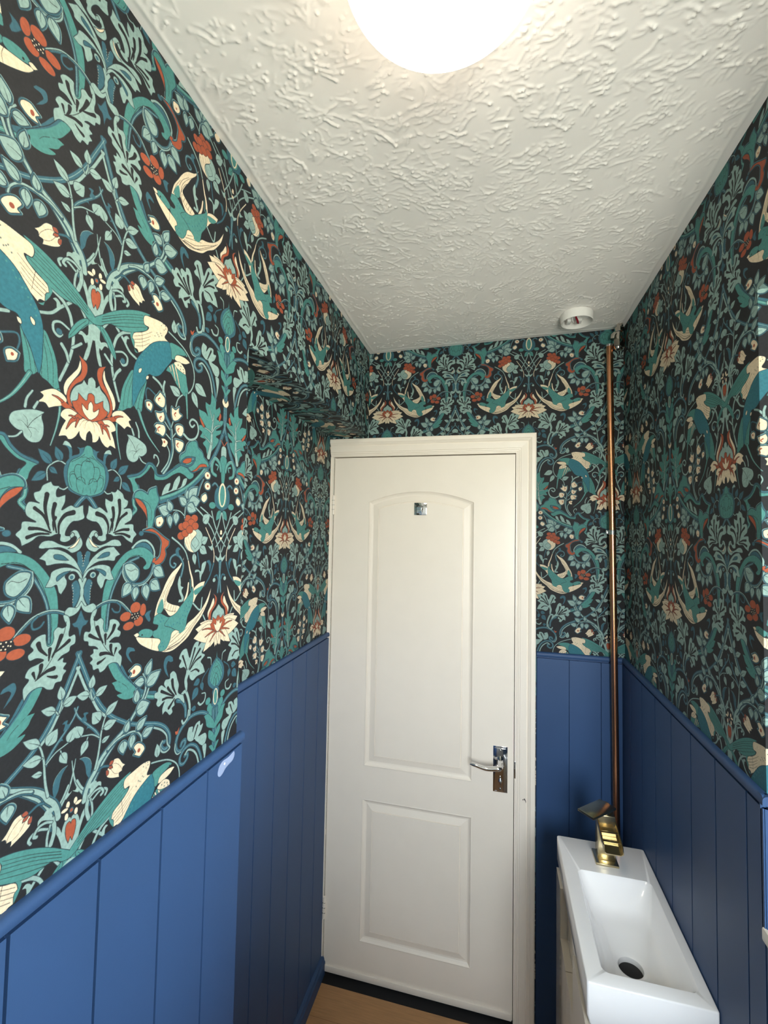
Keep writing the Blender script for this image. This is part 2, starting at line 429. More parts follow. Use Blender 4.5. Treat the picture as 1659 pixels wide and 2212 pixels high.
F|M||228,4699,220,4787,247,4864,310,4902,346,4851,288,4837,259,4782,255,4709|0,4
F|S||227,4837,260,4884,317,4903,346,4851,288,4853|0,3
S|S||300,4631,374,4656,451,4620,516,4547,508,4415|14,12
L|m|0.6|352,4662,435,4819
L|m|0.5|469,4614,635,4756
L|m|0.5|531,4502,694,4386
L|m|0.6|492,4563,390,4502
S|S||257,4361,305,4329,376,4347|14,12
F|T|o|611,4582,654,4628,816,4675,915,4755,984,4856,1071,4859,1148,4802,1191,4711,1327,4714,1442,4801,1687,4947,1846,4903,2002,4817,2005,4763,1903,4709,1786,4758,1653,4783,1528,4737,1370,4646,1235,4616,1131,4618,1115,4728,1047,4798,971,4702,854,4611,755,4573,813,4491,834,4414,740,4390,710,4480,666,4552|0,4,22
S|M||631,4599,817,4655,925,4740,996,4837,1101,4816,1169,4697,1308,4695,1463,4792,1667,4914|29,27
F|T|oh|1687,4947,1666,5055,1786,5151,1825,5265,1936,5351,2059,5357,2101,5271,2216,5212,2271,5125,2378,5061,2408,5000,2250,4958,2105,4890,1965,4840,1846,4903|
S|M||1741,4963,1838,5031,2000,5057|92,77
S|M||1688,4925,1845,4918,1980,4984,2034,5086|31,19
F|O|o|1725,4968,1793,5034,1947,5072,1932,5005,1820,4957|2
F|O|o|1937,4839,2082,4871,2164,4941,2365,4978,2337,5014,2173,4998,2056,4902|0,3
F|S|o|1283,4383,1311,4472,1375,4564,1468,4598,1430,4469,1500,4505,1554,4641,1666,4739,1685,4671,1614,4516,1708,4569,1767,4696,1850,4716,1817,4611,1710,4537,1584,4498,1422,4440|0,4,9
F|T|oh|757,4314,774,4383,864,4426,970,4400,1011,4377,1039,4447,1169,4503,1189,4419,1236,4326,1199,4226,1157,4152,1153,4045,1115,3905,1038,3880,1026,4041,981,4200,906,4288,820,4308|4,6,12
F|O|o|774,4307,872,4286,982,4187,1010,4067,1026,3947,1020,3886,957,3850,1015,3920,998,4053,914,4156,824,4230|6
S|K||906,4301,1033,4243,1093,4138,1091,4002|6,5
E|M|o|915,3813|46,37
F|O|oh|957,3853,1107,3886,1221,3843,1360,3760,1488,3694,1477,3630,1406,3573,1425,3490,1362,3381,1249,3344,1163,3372,1150,3434,1186,3460,1225,3437,1208,3404,1299,3468,1322,3578,1325,3690,1223,3802,1073,3843|0,4
S|S||766,3612,871,3691,1009,3709,1124,3639,1185,3542,1182,3460|33,27
F|M|o|801,3619,889,3678,1010,3678,1113,3612,1155,3509,1051,3584,909,3612|
F|T|o|767,3596,944,3617,1089,3559,1170,3474,1135,3381,1089,3300,996,3294,977,3325,1031,3374,988,3443,882,3488,765,3481,656,3423,568,3317,514,3198,448,3035,412,2895,402,2729,414,2535,367,2531,332,2599,295,2748,301,2959,333,3145,419,3305,516,3432,634,3538|
S|M||883,3472,673,3397,550,3232,451,3035,411,2859,389,2564|36,31
S|K||950,3498,781,3499,641,3412,525,3271,420,3014,373,2805,369,2628|6,5
S|M||635,3375,633,3262,702,3161,837,3092,1007,3110,1135,3219,1177,3351|53,47
S|S||623,3388,617,3263,687,3150,838,3074,1017,3089,1154,3210,1196,3350|18,15
F|S|oh|643,3374,754,3395,860,3333,896,3291,885,3188,801,3142,716,3204,663,3284|
S|K||677,3321,760,3289,841,3309,876,3286|6,5
L|h|0.75|756,3113,631,2952
L|h|0.65|863,3060,840,2876
L|h|0.65|1035,3068,1070,2853
L|h|0.75|1142,3096,1327,2969
L|h|0.7|1199,3295,1404,3160
S|M||216,2868,325,2910,454,2915,592,2871,707,2776,784,2700|38,33
S|S||213,2881,324,2922,454,2930,599,2885,714,2789,783,2715|15,12
S|M||538,2889,598,2830,583,2758,507,2765,463,2815|22,17
F|M|o|1042,2629,1084,2668,1177,2686,1144,2625,1163,2541,1138,2512,1091,2554|0,2,5
E|O|o|697,2670|98,65
E|O|o|1008,2714|60,90
E|O|o|866,2768|96,78
E|O|o|933,2567|87,73
E|O|o|756,2530|99,59
E|K||861,2645|86,57
D|C|11|810,2676,859,2680,910,2678,837,2639,886,2643,929,2642,812,2631,863,2609,905,2614
F|M||34,3313,11,3248,0,3255,0,3412,0,3408,10,3508,44,3592,91,3575,79,3481,81,3401|
D|C|6|21,3541,13,3508,10,3474,1,3440,-10,3413
F|S|o|463,4407,558,4351,588,4290,653,4257,630,4179,584,4149,699,4158,737,4083,720,4005,612,3938,760,3938,772,3864,826,3800,779,3748,755,3675,655,3724,573,3781,437,3776,377,3800,319,3800,319,3728,253,3709,187,3742,181,3777,256,3789,245,3860,171,3953,90,3966,13,4006,31,4076,37,4164,135,4125,202,4148,318,4086,281,4183,279,4269,385,4236,393,4312,358,4360,435,4365|0,14,30,35
S|K||340,3806,341,3921,271,4027,165,4064|19,62
S|K||368,3824,422,4045,405,4148|19,53
S|K||467,3911,518,4098,504,4253|19,58
S|K||448,3849,530,4011,635,4091|19,43
S|K||435,3822,569,3862,679,3866|19,43
S|K||458,3806,588,3806,701,3768|19,43
S|K||404,3849,414,3934,388,3995|14,38
F|S|o|23,3701,60,3780,103,3844,150,3852,192,3815,185,3756,129,3780,104,3757,134,3698,214,3662,311,3683,425,3730,531,3716,568,3650,444,3644,313,3647,217,3612,164,3579,70,3608,31,3655|
S|K||193,3797,164,3826,136,3797,152,3762|9,9
F|C|o|58,3774,77,3711,134,3646,216,3630,145,3677,103,3722|0,3
F|S|o|448,3637,492,3593,559,3529,485,3495,470,3451,352,3460,212,3450,107,3399,45,3347,0,3249,8,3316,55,3403,115,3491,206,3568,329,3623|0,2
F|M|o|196,3492,290,3559,385,3563,380,3525,293,3499|0
F|S|o|256,3412,403,3369,419,3305,471,3203,395,3196,337,3216,302,3124,273,3098,212,3193,209,3252,236,3308,149,3356,84,3338,36,3268,1,3204,9,3293,70,3367|3,7
F|M|o|162,3366,259,3353,339,3305,334,3258,261,3306|0
F|M|o|83,3246,145,3200,123,3099,123,2984,107,2915,51,2983,23,3088,40,3188|
D|C|6|134,3189,123,3156,120,3122,117,3088,118,3053,119,3019,116,2985
S|S||37,3245,4,3158,-4,3069,26,2975,69,2901|38,34
E|S|o|146,3290|46,40
E|M||147,3286|24,23
F|S|o|0,2981,55,2914,107,2923,172,2931,219,2877,178,2824,99,2826,32,2867,0,2926|
F|M|o|0,2873,21,2830,43,2781,64,2743,115,2728,80,2683,36,2667,0,2538,0,2549|4,7
F|S|o|165,2828,231,2852,220,2796,187,2721,232,2701,293,2724,340,2680,335,2599,367,2531,405,2531,428,2604,438,2674,543,2657,604,2582,568,2527,625,2479,602,2420,526,2427,442,2385,514,2359,606,2335,645,2252,601,2213,659,2137,656,2051,643,1996,590,2069,514,2096,441,2086,386,2040,317,2025,286,2083,216,2084,195,2144,157,2189,197,2223,158,2279,204,2302,201,2351,273,2333,229,2376,132,2409,119,2460,63,2484,53,2542,72,2595,138,2583,149,2624,135,2719|25
S|K||346,2396,292,2490,244,2611|19,58
S|K||383,2363,376,2489|14,48
S|K||330,2429,210,2491,141,2535|14,48
S|K||408,2429,491,2519,514,2581|19,58
S|K||508,2200,475,2269,469,2331|14,53
S|K||524,2184,404,2249,318,2259|14,53
S|K||392,2192,330,2164,283,2152|14,43
S|K||531,2201,557,2273|14,38
S|K||188,2767,216,2622,324,2412,416,2284,532,2180|7,7
S|C|o|1948,3391,2012,3189,2072,3046,2103,2843|16,54
S|T||2020,3051,2042,2865|9,18
S|C|o|1982,2994,1963,2845,1903,2703|26,48
F|C|o|1871,3458,1758,3313,1573,3195,1459,3063,1369,2905,1282,2752,1240,2595,1236,2565,1347,2603,1422,2661,1570,2523,1714,2555,1790,2631,1601,2703,1485,2778,1529,2899,1604,3020,1680,3157,1781,3281|0,7
F|T||1289,2620,1384,2820,1425,2681,1367,2600|
S|K||1440,2686,1460,2866,1543,3012,1680,3172|7,4
S|K||1403,2831,1464,2964,1619,3134|7,4
S|K||1602,2689,1565,2609|6,4
S|K||1655,2674,1619,2579|6,5
S|K||1709,2658,1672,2563|6,5
S|K||1539,2720,1503,2633|6,4
S|K||1477,2743,1452,2656|6,4
S|K||1421,2675,1566,2602,1713,2577|7,6
F|C|o|2124,2886,2265,2964,2420,2983,2375,2889,2204,2752,2114,2634,2100,2797|2
F|T||2126,2840,2245,2888,2369,2905,2298,2819,2166,2773|
F|C|o|2611,2865,2544,2642,2448,2496,2330,2357,2161,2234,2028,2109,1852,2027,1663,1971,1520,1978,1395,2024,1478,2020,1554,2086,1626,2254,1749,2316,1928,2265,1992,2328,2152,2389,2317,2485,2462,2622,2558,2770|0
S|K||1518,2010,1828,2065,2112,2259,2393,2489|8,5
S|K||1566,2047,1847,2127,2156,2327,2345,2433|8,5
S|K||1594,2105,1821,2199,1996,2267|8,5
S|K||1478,2006,1724,2017,1980,2135|8,5
S|K||1631,2168,1775,2238|8,5
S|K||1547,2024,1893,2087,2182,2291,2441,2529|8,5
S|K||1438,2728,1508,2902,1634,3045|7,4
S|K||1271,2603,1337,2785,1426,2940|7,4
F|T|o|1232,2566,1347,2603,1447,2558,1550,2512,1714,2555,1796,2630,1924,2730,2055,2849,2079,2922,2119,2841,2097,2613,1986,2434,1953,2305,1818,2243,1709,2281,1627,2252,1595,2147,1517,2035,1419,2018,1336,2052,1345,2135,1383,2202,1291,2241,1229,2282,1210,2356,1303,2378,1323,2429,1218,2476,1225,2529|
F|T||1787,2213,1837,2298,1959,2304,1908,2225|
S|K||1709,2281,1580,2350,1456,2403,1551,2498|8,6
D|B|16|2037,2759,1995,2689,2066,2664,1953,2620,2023,2594,1911,2552,1981,2525,1871,2484,1939,2457,1807,2437,1886,2407,1745,2390,1812,2362,1661,2377,1621,2356,1537,2387,1390,2527,1432,2477,1374,2474,1431,2143,1395,2096,1454,2081
F|T|o|923,2375,992,2428,1116,2419,1223,2360,1208,2300,1124,2278,1016,2315|
D|K|18|1010,2352
F|C|o|898,2344,1016,2315,1197,2269,1369,2212,1385,2167,1337,2110,1360,2040,1245,2075,1095,2152,950,2255|
S|K||1206,2262,1220,2178,1197,2096|5,4
F|C|o|852,2386,925,2399,956,2364,903,2340|0
S|M||1617,3344,1661,3319,1621,3275,1535,3327,1540,3427,1641,3477,1751,3434,1835,3307,1819,3204,1791,3118|29,43
F|M||1663,3465,1647,3553,1699,3592,1761,3561,1713,3536,1739,3446|3
F|S|o|1768,3135,1797,3014,1799,2969,1867,2939,1821,2885,1881,2766,1858,2709,1749,2708,1768,2752,1822,2751,1761,2870,1720,3022|3,7
S|S||1553,3747,1739,3639,1879,3515,1948,3383|28,22
S|M||2186,3487,2217,3376,2255,3232|25,21
F|S|o|1845,3726,1954,3801,2043,3878,2163,3892,2297,3801,2305,3657,2231,3548,2089,3488,1947,3524,1846,3621|
F|C|o|1840,3726,2043,3878,2148,3817,2012,3678,2014,3571,2096,3494,1946,3535|
S|K||1879,3711,1968,3557|5,3
S|K||1934,3756,2001,3587|5,3
S|K||1989,3801,2030,3693|4,3
F|S|o|2110,3762,2013,3663,2122,3549,2221,3651|0,2
E|O|o|1905,4056|93,64
E|O|o|2073,4066|92,65
E|O|o|1767,3922|85,63
E|O|o|1995,3990|89,65
E|O|o|2104,3938|88,66
E|O|o|1859,3949|87,66
E|O|o|1754,3773|84,65
E|O|o|1855,3816|87,63
E|O|o|1962,3877|88,67
L||0.8|2287,3658,2462,3744
L||0.7|2250,3576,2445,3457
L||0.55|2090,3476,2137,3280
F|S|o|2434,3324,2379,3159,2320,3085,2290,2969,2265,3058,2242,3155,2133,3148,2142,3194,2227,3195,2291,3166,2321,3291|3,6
F|M|o|2447,3323,2525,3343,2588,3257,2542,3130,2508,3263|2
S|M||1825,4068,1842,4250,1919,4415,2030,4525|39,33
S|S||1825,4068,1838,4250,1919,4423|18,15
S|S||1824,4098,1709,4168,1518,4173,1342,4080|17,14
L|h|0.75|1459,4139,1235,4204
L|h|0.75|1508,4166,1433,4319
L|h|0.6|1482,4093,1502,3911
L|h|0.7|1629,4142,1625,3956
L|h|0.7|1853,4289,1681,4396
L|h|0.7|1880,4381,1867,4532
L|h|0.65|1921,4392,2130,4597
L|h|0.75|1925,4319,2204,4374
L|h|0.75|1882,4268,2109,4195
F|C|oh|1197,4033,1304,4074,1350,4010,1293,3922,1216,3923|1
E|R||1267,3973|15,17
S|M||2130,4455,2182,4618,2262,4754|25,18
S|S||2150,4457,2207,4620,2287,4757|12,12
E|C|oh|2386,4831|79,65
E|C|oh|2397,4643|79,65
F|C|oh|2254,4465,2353,4506,2396,4429,2311,4354,2237,4400|0
E|R||2391,4832|24,23
E|R||2402,4644|24,23
F|T|o|2414,6324,2554,6195,2557,6058,2670,6130,2704,6033,2595,5885,2799,5902,2769,5817,2579,5679,2751,5722,2721,5643,2586,5563,2677,5531,2622,5419,2492,5291,2389,5141,2332,5233,2307,5309,2221,5374,2298,5454,2141,5469,2191,5560,2084,5600,2110,5669,2286,5675,2128,5785,2077,5934,2272,5919,2331,5877,2266,6015,2256,6109,2387,6098|0,3,6,9,26,30
S|S||2393,5162,2454,5387,2466,5654,2508,5948|85,14
S|S||2473,5622,2575,5746,2713,5795|26,10
S|S||2461,5603,2339,5642,2236,5651|26,10
S|S||2459,5404,2323,5475,2244,5507|22,10
S|S||2475,5822,2399,5969,2356,6039|22,10
F|O|o|2101,5826,2179,5766,2259,5685,2236,5647,2144,5725|0,2
F|O|o|2690,6032,2731,5971,2681,5852,2650,5899|0,2
S|S||1726,5427,1865,5365,2027,5422,2092,5554,2048,5686,1927,5716,1861,5641,1922,5586,1986,5632|38,32
S|S||1166,4818,1200,4893,1158,4970,1105,4977,1100,4932|19,22
S|O||2750,5538,2803,5480,2850,5420|14,22
F|S|o|2778,5406,2845,5436,2845,5237,2775,5208|
F|T|o|2747,5204,2845,5257,2845,5237,2845,4734,2819,4717,2776,4952|
S|T||2775,4969,2725,5098,2581,5168,2507,5032,2528,4902,2626,4864|68,58
S|S||2693,5161,2566,5191,2468,5009,2488,4897|10,7
S|T||2615,5064,2686,5041,2662,4970|38,22
S|M||2541,4680,2607,4720,2693,4670,2684,4585|43,36
F|M|o|2641,4615,2721,4673,2845,4739,2845,4752,2845,4214,2832,4231,2659,4306,2603,4461|
F|T|o|2702,4519,2752,4625,2845,4705,2845,4717,2845,4266,2830,4274,2726,4352|
E|C||2845,4524|111,222
E|T||2845,4515|76,191
E|T|o|2554,4316|98,62
L|t|0.6|2818,4230,2674,4044
S|S||2094,4249,2325,4102,2574,3880,2725,3646,2814,3475|26,23
S|S||2541,4208,2621,4013,2773,3780,2988,3572|27,24
S|S||2835,4189,2761,3982,2661,3780,2574,3649|26,23
S|S||2228,4265,2397,4185,2562,4094|22,19
L||0.75|2305,4005,2499,4157
E|C||2845,3814|34,24
E|C||2845,3721|35,24
E|C||2845,3848|29,27
F|S|o|2682,3426,2797,3370,2845,3647,2845,3135,2833,3241,2714,3349|0,2
S|C||2387,3914,2559,3669,2653,3452,2650,3270|17,17
S|M||2650,3270,2542,3049,2395,2894|30,23
F|S|o|2457,3598,2551,3587,2614,3652,2596,3504|0,2
S|M||2859,3290,2839,3038,2800,2740|57,43
S|M||2806,2974,2759,3054,2691,3035|28,28
E|S|o|2681,2973|44,40
S|S||2398,2392,2525,2201|26,19
S|S||2114,2641,2316,2501,2355,2701|28,25
F|S||2841,2516,2767,2444,2687,2391,2654,2266,2672,2181,2845,2131,2845,2490|0
F|C|o|2686,2655,2711,2552,2584,2409,2565,2282,2521,2403,2599,2520|
F|O|o|2653,2753,2783,2642,2767,2527,2638,2400,2619,2272,2584,2181,2546,2286,2579,2410,2706,2537,2733,2649|0
L|c|0.5|2789,2067,2317,2271
L|c|0.5|2789,2058,2202,2191
L|c|0.5|2790,2050,2158,2041
L|c|0.42|2804,2047,2430,1743
L|c|0.4|2824,2043,2620,1784
L|c|0.4|2841,2039,2762,1756
L|c|0.5|2863,2043,2879,1772
S|O||2761,2072,2542,2133,2387,2141|38,5
S|O||2761,2061,2601,2032,2472,1996|37,5
S|O||2804,2038,2686,1948,2609,1884|29,5
S|K||2819,2019,2773,1863|7,3
F|O|o|2824,2330,2777,2260,2678,2314,2669,2230,2613,2192,2649,2120,2733,2066,2845,2015,2845,2285|0,2,4
F|C|o|2798,2239,2783,2159,2712,2197,2775,2069,2845,2020,2845,2200|0,2
'''

# ------------------------------------------------------------------ helpers
def link(o, parent=None):
    COL.objects.link(o)
    if parent is not None: o.parent = parent
    return o
def mesh_obj(name, verts, faces, mat, parent=None, uv=None, smooth=False):
    me = bpy.data.meshes.new(name); me.from_pydata([tuple(v) for v in verts], [], faces); me.update()
    if uv is not None:
        l = me.uv_layers.new(name='UVMap')
        for p in me.polygons:
            for li in p.loop_indices: l.data[li].uv = uv(me.vertices[me.loops[li].vertex_index].co, p.normal)
    if mat: me.materials.append(mat)
    if smooth: me.shade_smooth()
    return link(bpy.data.objects.new(name, me), parent)
def bm_obj(name, bm, mat, parent=None, smooth=False, angle=None):
    me = bpy.data.meshes.new(name); bmesh.ops.recalc_face_normals(bm, faces=bm.faces); bm.to_mesh(me); bm.free()
    if mat: me.materials.append(mat)
    if angle is not None: me.shade_smooth(); me.set_sharp_from_angle(angle=math.radians(angle))
    elif smooth: me.shade_smooth()
    return link(bpy.data.objects.new(name, me), parent)
def add_box(bm, x0, x1, y0, y1, z0, z1, bev=0, seg=2, mat4=None):
    r = bmesh.ops.create_cube(bm, size=1)
    vs_ = r['verts']
    for v in vs_: v.co = Vector(((x0+x1)/2 + v.co.x*(x1-x0), (y0+y1)/2 + v.co.y*(y1-y0), (z0+z1)/2 + v.co.z*(z1-z0)))
    if mat4 is not None:
        for v in vs_: v.co = mat4 @ v.co
    if bev: bmesh.ops.bevel(bm, geom=list({e for v in vs_ for e in v.link_edges}), offset=bev, segments=seg, affect='EDGES', profile=.5)
def box(name, mat, x0, x1, y0, y1, z0, z1, bev=0, parent=None, seg=2, mat4=None):
    bm = bmesh.new(); add_box(bm, x0, x1, y0, y1, z0, z1, bev, seg, mat4)
    return bm_obj(name, bm, mat, parent, angle=35 if bev else None)
def add_tube(bm, pts, radii, n=16, caps=True):
    pts = [Vector(p) for p in pts]; rings = []
    if not hasattr(radii, '__len__'): radii = [radii]*len(pts)
    prev = None
    for i, p in enumerate(pts):
        t = (pts[min(i+1, len(pts)-1)] - pts[max(i-1, 0)]).normalized()
        if prev is None:
            a = Vector((0, 0, 1)) if abs(t.z) < .9 else Vector((1, 0, 0)); u = t.cross(a).normalized()
        else: u = (prev - t*prev.dot(t)).normalized()
        prev = u; w = t.cross(u)
        rings.append([bm.verts.new(p + radii[i]*(math.cos(2*math.pi*k/n)*u + math.sin(2*math.pi*k/n)*w)) for k in range(n)])
    for a, b in zip(rings, rings[1:]):
        for k in range(n): bm.faces.new((a[k], a[(k+1) % n], b[(k+1) % n], b[k]))
    if caps: bm.faces.new(rings[0][::-1]); bm.faces.new(rings[-1])
def tube(name, mat, pts, radii, n=16, parent=None, caps=True, angle=40):
    bm = bmesh.new(); add_tube(bm, pts, radii, n, caps); return bm_obj(name, bm, mat, parent, angle=angle)
def lathe(name, mat, prof, centre, n=64, parent=None, angle=40, closed=False):
    bm = bmesh.new(); c = Vector(centre); rings = []
    for r, z in prof:
        if r < 1e-6: rings.append([bm.verts.new(c + Vector((0, 0, z)))])
        else: rings.append([bm.verts.new(c + Vector((r*math.cos(2*math.pi*k/n), r*math.sin(2*math.pi*k/n), z))) for k in range(n)])
    pairs = list(zip(rings, rings[1:])) + ([(rings[-1], rings[0])] if closed else [])
    for a, b in pairs:
        for k in range(n):
            f = [a[k % len(a)], a[(k+1) % n % len(a)], b[(k+1) % n % len(b)], b[k % len(b)]]
            f = list(dict.fromkeys(f))
            if len(f) > 2: bm.faces.new(f)
    return bm_obj(name, bm, mat, parent, angle=angle)
def thing(name, label, cat, loc):
    o = bpy.data.objects.new(name, None); COL.objects.link(o); o.location = loc; o.empty_display_size = .05
    o['label'] = label; o['category'] = cat; bpy.context.view_layer.update(); return o
def adopt(root, *parts):                       # parts are modelled in room measures; keep them where they stand
    for p in parts:
        p.parent = root; p.matrix_parent_inverse = Matrix.Translation(-Vector(root.location))
def structure(o, label=None):
    o['kind'] = 'structure'
    if label: o['label'] = label
    return o

# ------------------------------------------------------------------ materials
def srgb(r, g, b):
    return tuple((c/255/12.92 if c/255 <= .04045 else ((c/255+.055)/1.055)**2.4) for c in (r, g, b)) + (1,)
def principled(name, col, rough=.5, metal=0, spec=.5, coat=0):
    m = bpy.data.materials.new(name); m.use_nodes = True; b = m.node_tree.nodes['Principled BSDF']
    b.inputs['Base Color'].default_value = col; b.inputs['Roughness'].default_value = rough
    b.inputs['Metallic'].default_value = metal; b.inputs['Specular IOR Level'].default_value = spec
    b.inputs['Coat Weight'].default_value = coat
    return m
def noise_col(m, scale, amount, detail=4, stretch=None, bump=0, bump_scale=None):
    """vary the base colour with noise, and add fine relief"""
    nt = m.node_tree; b = nt.nodes['Principled BSDF']; tc = nt.nodes.new('ShaderNodeTexCoord')
    mp = nt.nodes.new('ShaderNodeMapping'); nt.links.new(tc.outputs['Object'], mp.inputs[0])
    if stretch: mp.inputs['Scale'].default_value = stretch
    n = nt.nodes.new('ShaderNodeTexNoise'); n.inputs['Scale'].default_value = scale; n.inputs['Detail'].default_value = detail
    nt.links.new(mp.outputs[0], n.inputs['Vector'])
    if amount:
        base = tuple(b.inputs['Base Color'].default_value); mx = nt.nodes.new('ShaderNodeMix'); mx.data_type = 'RGBA'
        mx.inputs[6].default_value = tuple(c*(1-amount) for c in base[:3])+(1,)
        mx.inputs[7].default_value = tuple(min(c*(1+amount), 1) for c in base[:3])+(1,)
        nt.links.new(n.outputs['Fac'], mx.inputs[0]); nt.links.new(mx.outputs[2], b.inputs['Base Color'])
    if bump:
        n2 = nt.nodes.new('ShaderNodeTexNoise'); n2.inputs['Scale'].default_value = bump_scale or scale; n2.inputs['Detail'].default_value = 3
        nt.links.new(mp.outputs[0], n2.inputs['Vector'])
        bp = nt.nodes.new('ShaderNodeBump'); bp.inputs['Strength'].default_value = bump; bp.inputs['Distance'].default_value = .001
        nt.links.new(n2.outputs['Fac'], bp.inputs['Height']); nt.links.new(bp.outputs[0], b.inputs['Normal'])
    return m

def make_wallpaper():
    p = Paper(600, 2); p.draw(PATTERN); half = p.result()
    full = np.concatenate([half, half[:, ::-1]], 1)                      # mirrored: one full repeat of the printed paper
    h, w = full.shape[:2]
    img = bpy.data.images.new('wallpaper_print', w, h, float_buffer=False)
    g = np.where(full <= .0031308, full*12.92, 1.055*np.clip(full, 1e-6, 1)**(1/2.4)-.055)
    px = np.ones((h, w, 4), np.float32); px[..., :3] = g
    img.pixels.foreach_set(px.ravel()); img.update(); img.pack()
    m = principled('wallpaper', (1, 1, 1, 1), .66, spec=.26)
    nt = m.node_tree; b = nt.nodes['Principled BSDF']
    uv = nt.nodes.new('ShaderNodeUVMap'); uv.uv_map = 'UVMap'
    t = nt.nodes.new('ShaderNodeTexImage'); t.image = img; t.extension = 'REPEAT'; t.interpolation = 'Linear'
    nt.links.new(uv.outputs[0], t.inputs[0])
    # mottled ink, as printed on a fibrous paper
    tc = nt.nodes.new('ShaderNodeTexCoord'); n = nt.nodes.new('ShaderNodeTexNoise'); n.inputs['Scale'].default_value = 260; n.inputs['Detail'].default_value = 3
    nt.links.new(tc.outputs['Object'], n.inputs['Vector'])
    mr = nt.nodes.new('ShaderNodeMapRange'); mr.inputs['From Min'].default_value = .3; mr.inputs['From Max'].default_value = .7
    mr.inputs['To Min'].default_value = .86; mr.inputs['To Max'].default_value = 1.1
    nt.links.new(n.outputs['Fac'], mr.inputs['Value'])
    mx = nt.nodes.new('ShaderNodeMix'); mx.data_type = 'RGBA'; mx.blend_type = 'MULTIPLY'; mx.inputs[0].default_value = 1
    nt.links.new(t.outputs[0], mx.inputs[6]); nt.links.new(mr.outputs[0], mx.inputs[7]); nt.links.new(mx.outputs[2], b.inputs['Base Color'])
    bp = nt.nodes.new('ShaderNodeBump'); bp.inputs['Strength'].default_value = .12; bp.inputs['Distance'].default_value = .0008
    nt.links.new(n.outputs['Fac'], bp.inputs['Height']); nt.links.new(bp.outputs[0], b.inputs['Normal'])
    return m

M = {}
M['paper'] = make_wallpaper()
M['navy'] = noise_col(principled('navy_eggshell_paint', srgb(47, 74, 113), .48, spec=.28), 9, .05, bump=.06, bump_scale=420)
M['white'] = noise_col(principled('white_satin_paint', srgb(245, 235, 221), .34), 14, .025, bump=.03, bump_scale=160)
M['ceiling'] = noise_col(principled('ceiling_paint', srgb(243, 239, 234), .55, spec=.45), 6, .03)
M['plain'] = principled('plain_wall_paint', srgb(222, 220, 214), .8)
M['chrome'] = principled('polished_chrome', (.72, .73, .75, 1), .07, 1)
M['nickel'] = noise_col(principled('tarnished_plated_brass', (.66, .60, .52, 1), .14, 1), 60, .25)
M['gold'] = noise_col(principled('brushed_gold', (.58, .48, .29, 1), .22, 1), 40, .12, stretch=(1, 1, .1), bump=.05, bump_scale=300)
M['copper'] = noise_col(principled('copper', (.72, .34, .18, 1), .25, 1), 18, .12, stretch=(1, 1, .15))
M['ceramic'] = principled('white_ceramic', srgb(246, 244, 243), .12, coat=.3)
M['gloss'] = principled('white_gloss_board', srgb(200, 190, 174), .10, coat=.5)
M['upvc'] = principled('white_upvc', srgb(236, 238, 238), .3)
M['black'] = principled('black_gap', (.006, .006, .007, 1), .9)
M['drain'] = principled('drain_shadow', (.01, .01, .01, 1), .6)
M['plastic'] = principled('white_plastic', srgb(232, 230, 226), .4)
M['red_wire'] = principled('red_wire_sleeve', srgb(140, 18, 40), .4)
M['filler'] = noise_col(principled('pale_filler', srgb(138, 154, 186), .7), 60, .12)
M['wood'] = noise_col(principled('oak_laminate', srgb(176, 132, 88), .45), 22, .3, detail=6, stretch=(.6, 9, 1), bump=.05, bump_scale=60)
M['chip'] = principled('bare_chipped_timber', srgb(38, 30, 26), .8)

def glass_mat():
    m = bpy.data.materials.new('window_glass'); m.use_nodes = True; nt = m.node_tree; nt.nodes.clear()
    out = nt.nodes.new('ShaderNodeOutputMaterial'); mix = nt.nodes.new('ShaderNodeMixShader'); tr = nt.nodes.new('ShaderNodeBsdfTransparent')
    gl = nt.nodes.new('ShaderNodeBsdfGlossy'); gl.inputs['Roughness'].default_value = .02; fr = nt.nodes.new('ShaderNodeFresnel')
    tr.inputs[0].default_value = (.93, .96, .95, 1)
    nt.links.new(fr.outputs[0], mix.inputs[0]); nt.links.new(tr.outputs[0], mix.inputs[1]); nt.links.new(gl.outputs[0], mix.inputs[2]); nt.links.new(mix.outputs[0], out.inputs[0])
    return m
M['glass'] = glass_mat()
def lamp_mat():
    m = principled('lit_opal_diffuser', srgb(245, 240, 230), .3); b = m.node_tree.nodes['Principled BSDF']
    b.inputs['Emission Color'].default_value = (1, .88, .71, 1); b.inputs['Emission Strength'].default_value = LAMP_STRENGTH
    return m
M['lamp'] = lamp_mat()

# ------------------------------------------------------------------ the room shell
HW, VR, Z0 = .2845, .652, 1.31
def uv_left(co, n):
    if abs(n.z) > .5: zp = ZS - (XL - co.x)                 # the paper runs on under the beam ...
    elif co.x < XL - .01 and abs(n.x) > .5: zp = co.z - (XL - XLL)   # ... and down the recess
    else: zp = co.z
    return ((co.y + 1.2507)/(2*HW), (zp - Z0)/VR)
def uv_back(co, n): return ((co.x + .1555)/(2*.2655), (co.z + .014 - Z0)/VR)
def uv_right(co, n): return ((co.y - (co.x - XR)*1.0 + .7045)/(2*HW), (co.z - Z0)/VR)

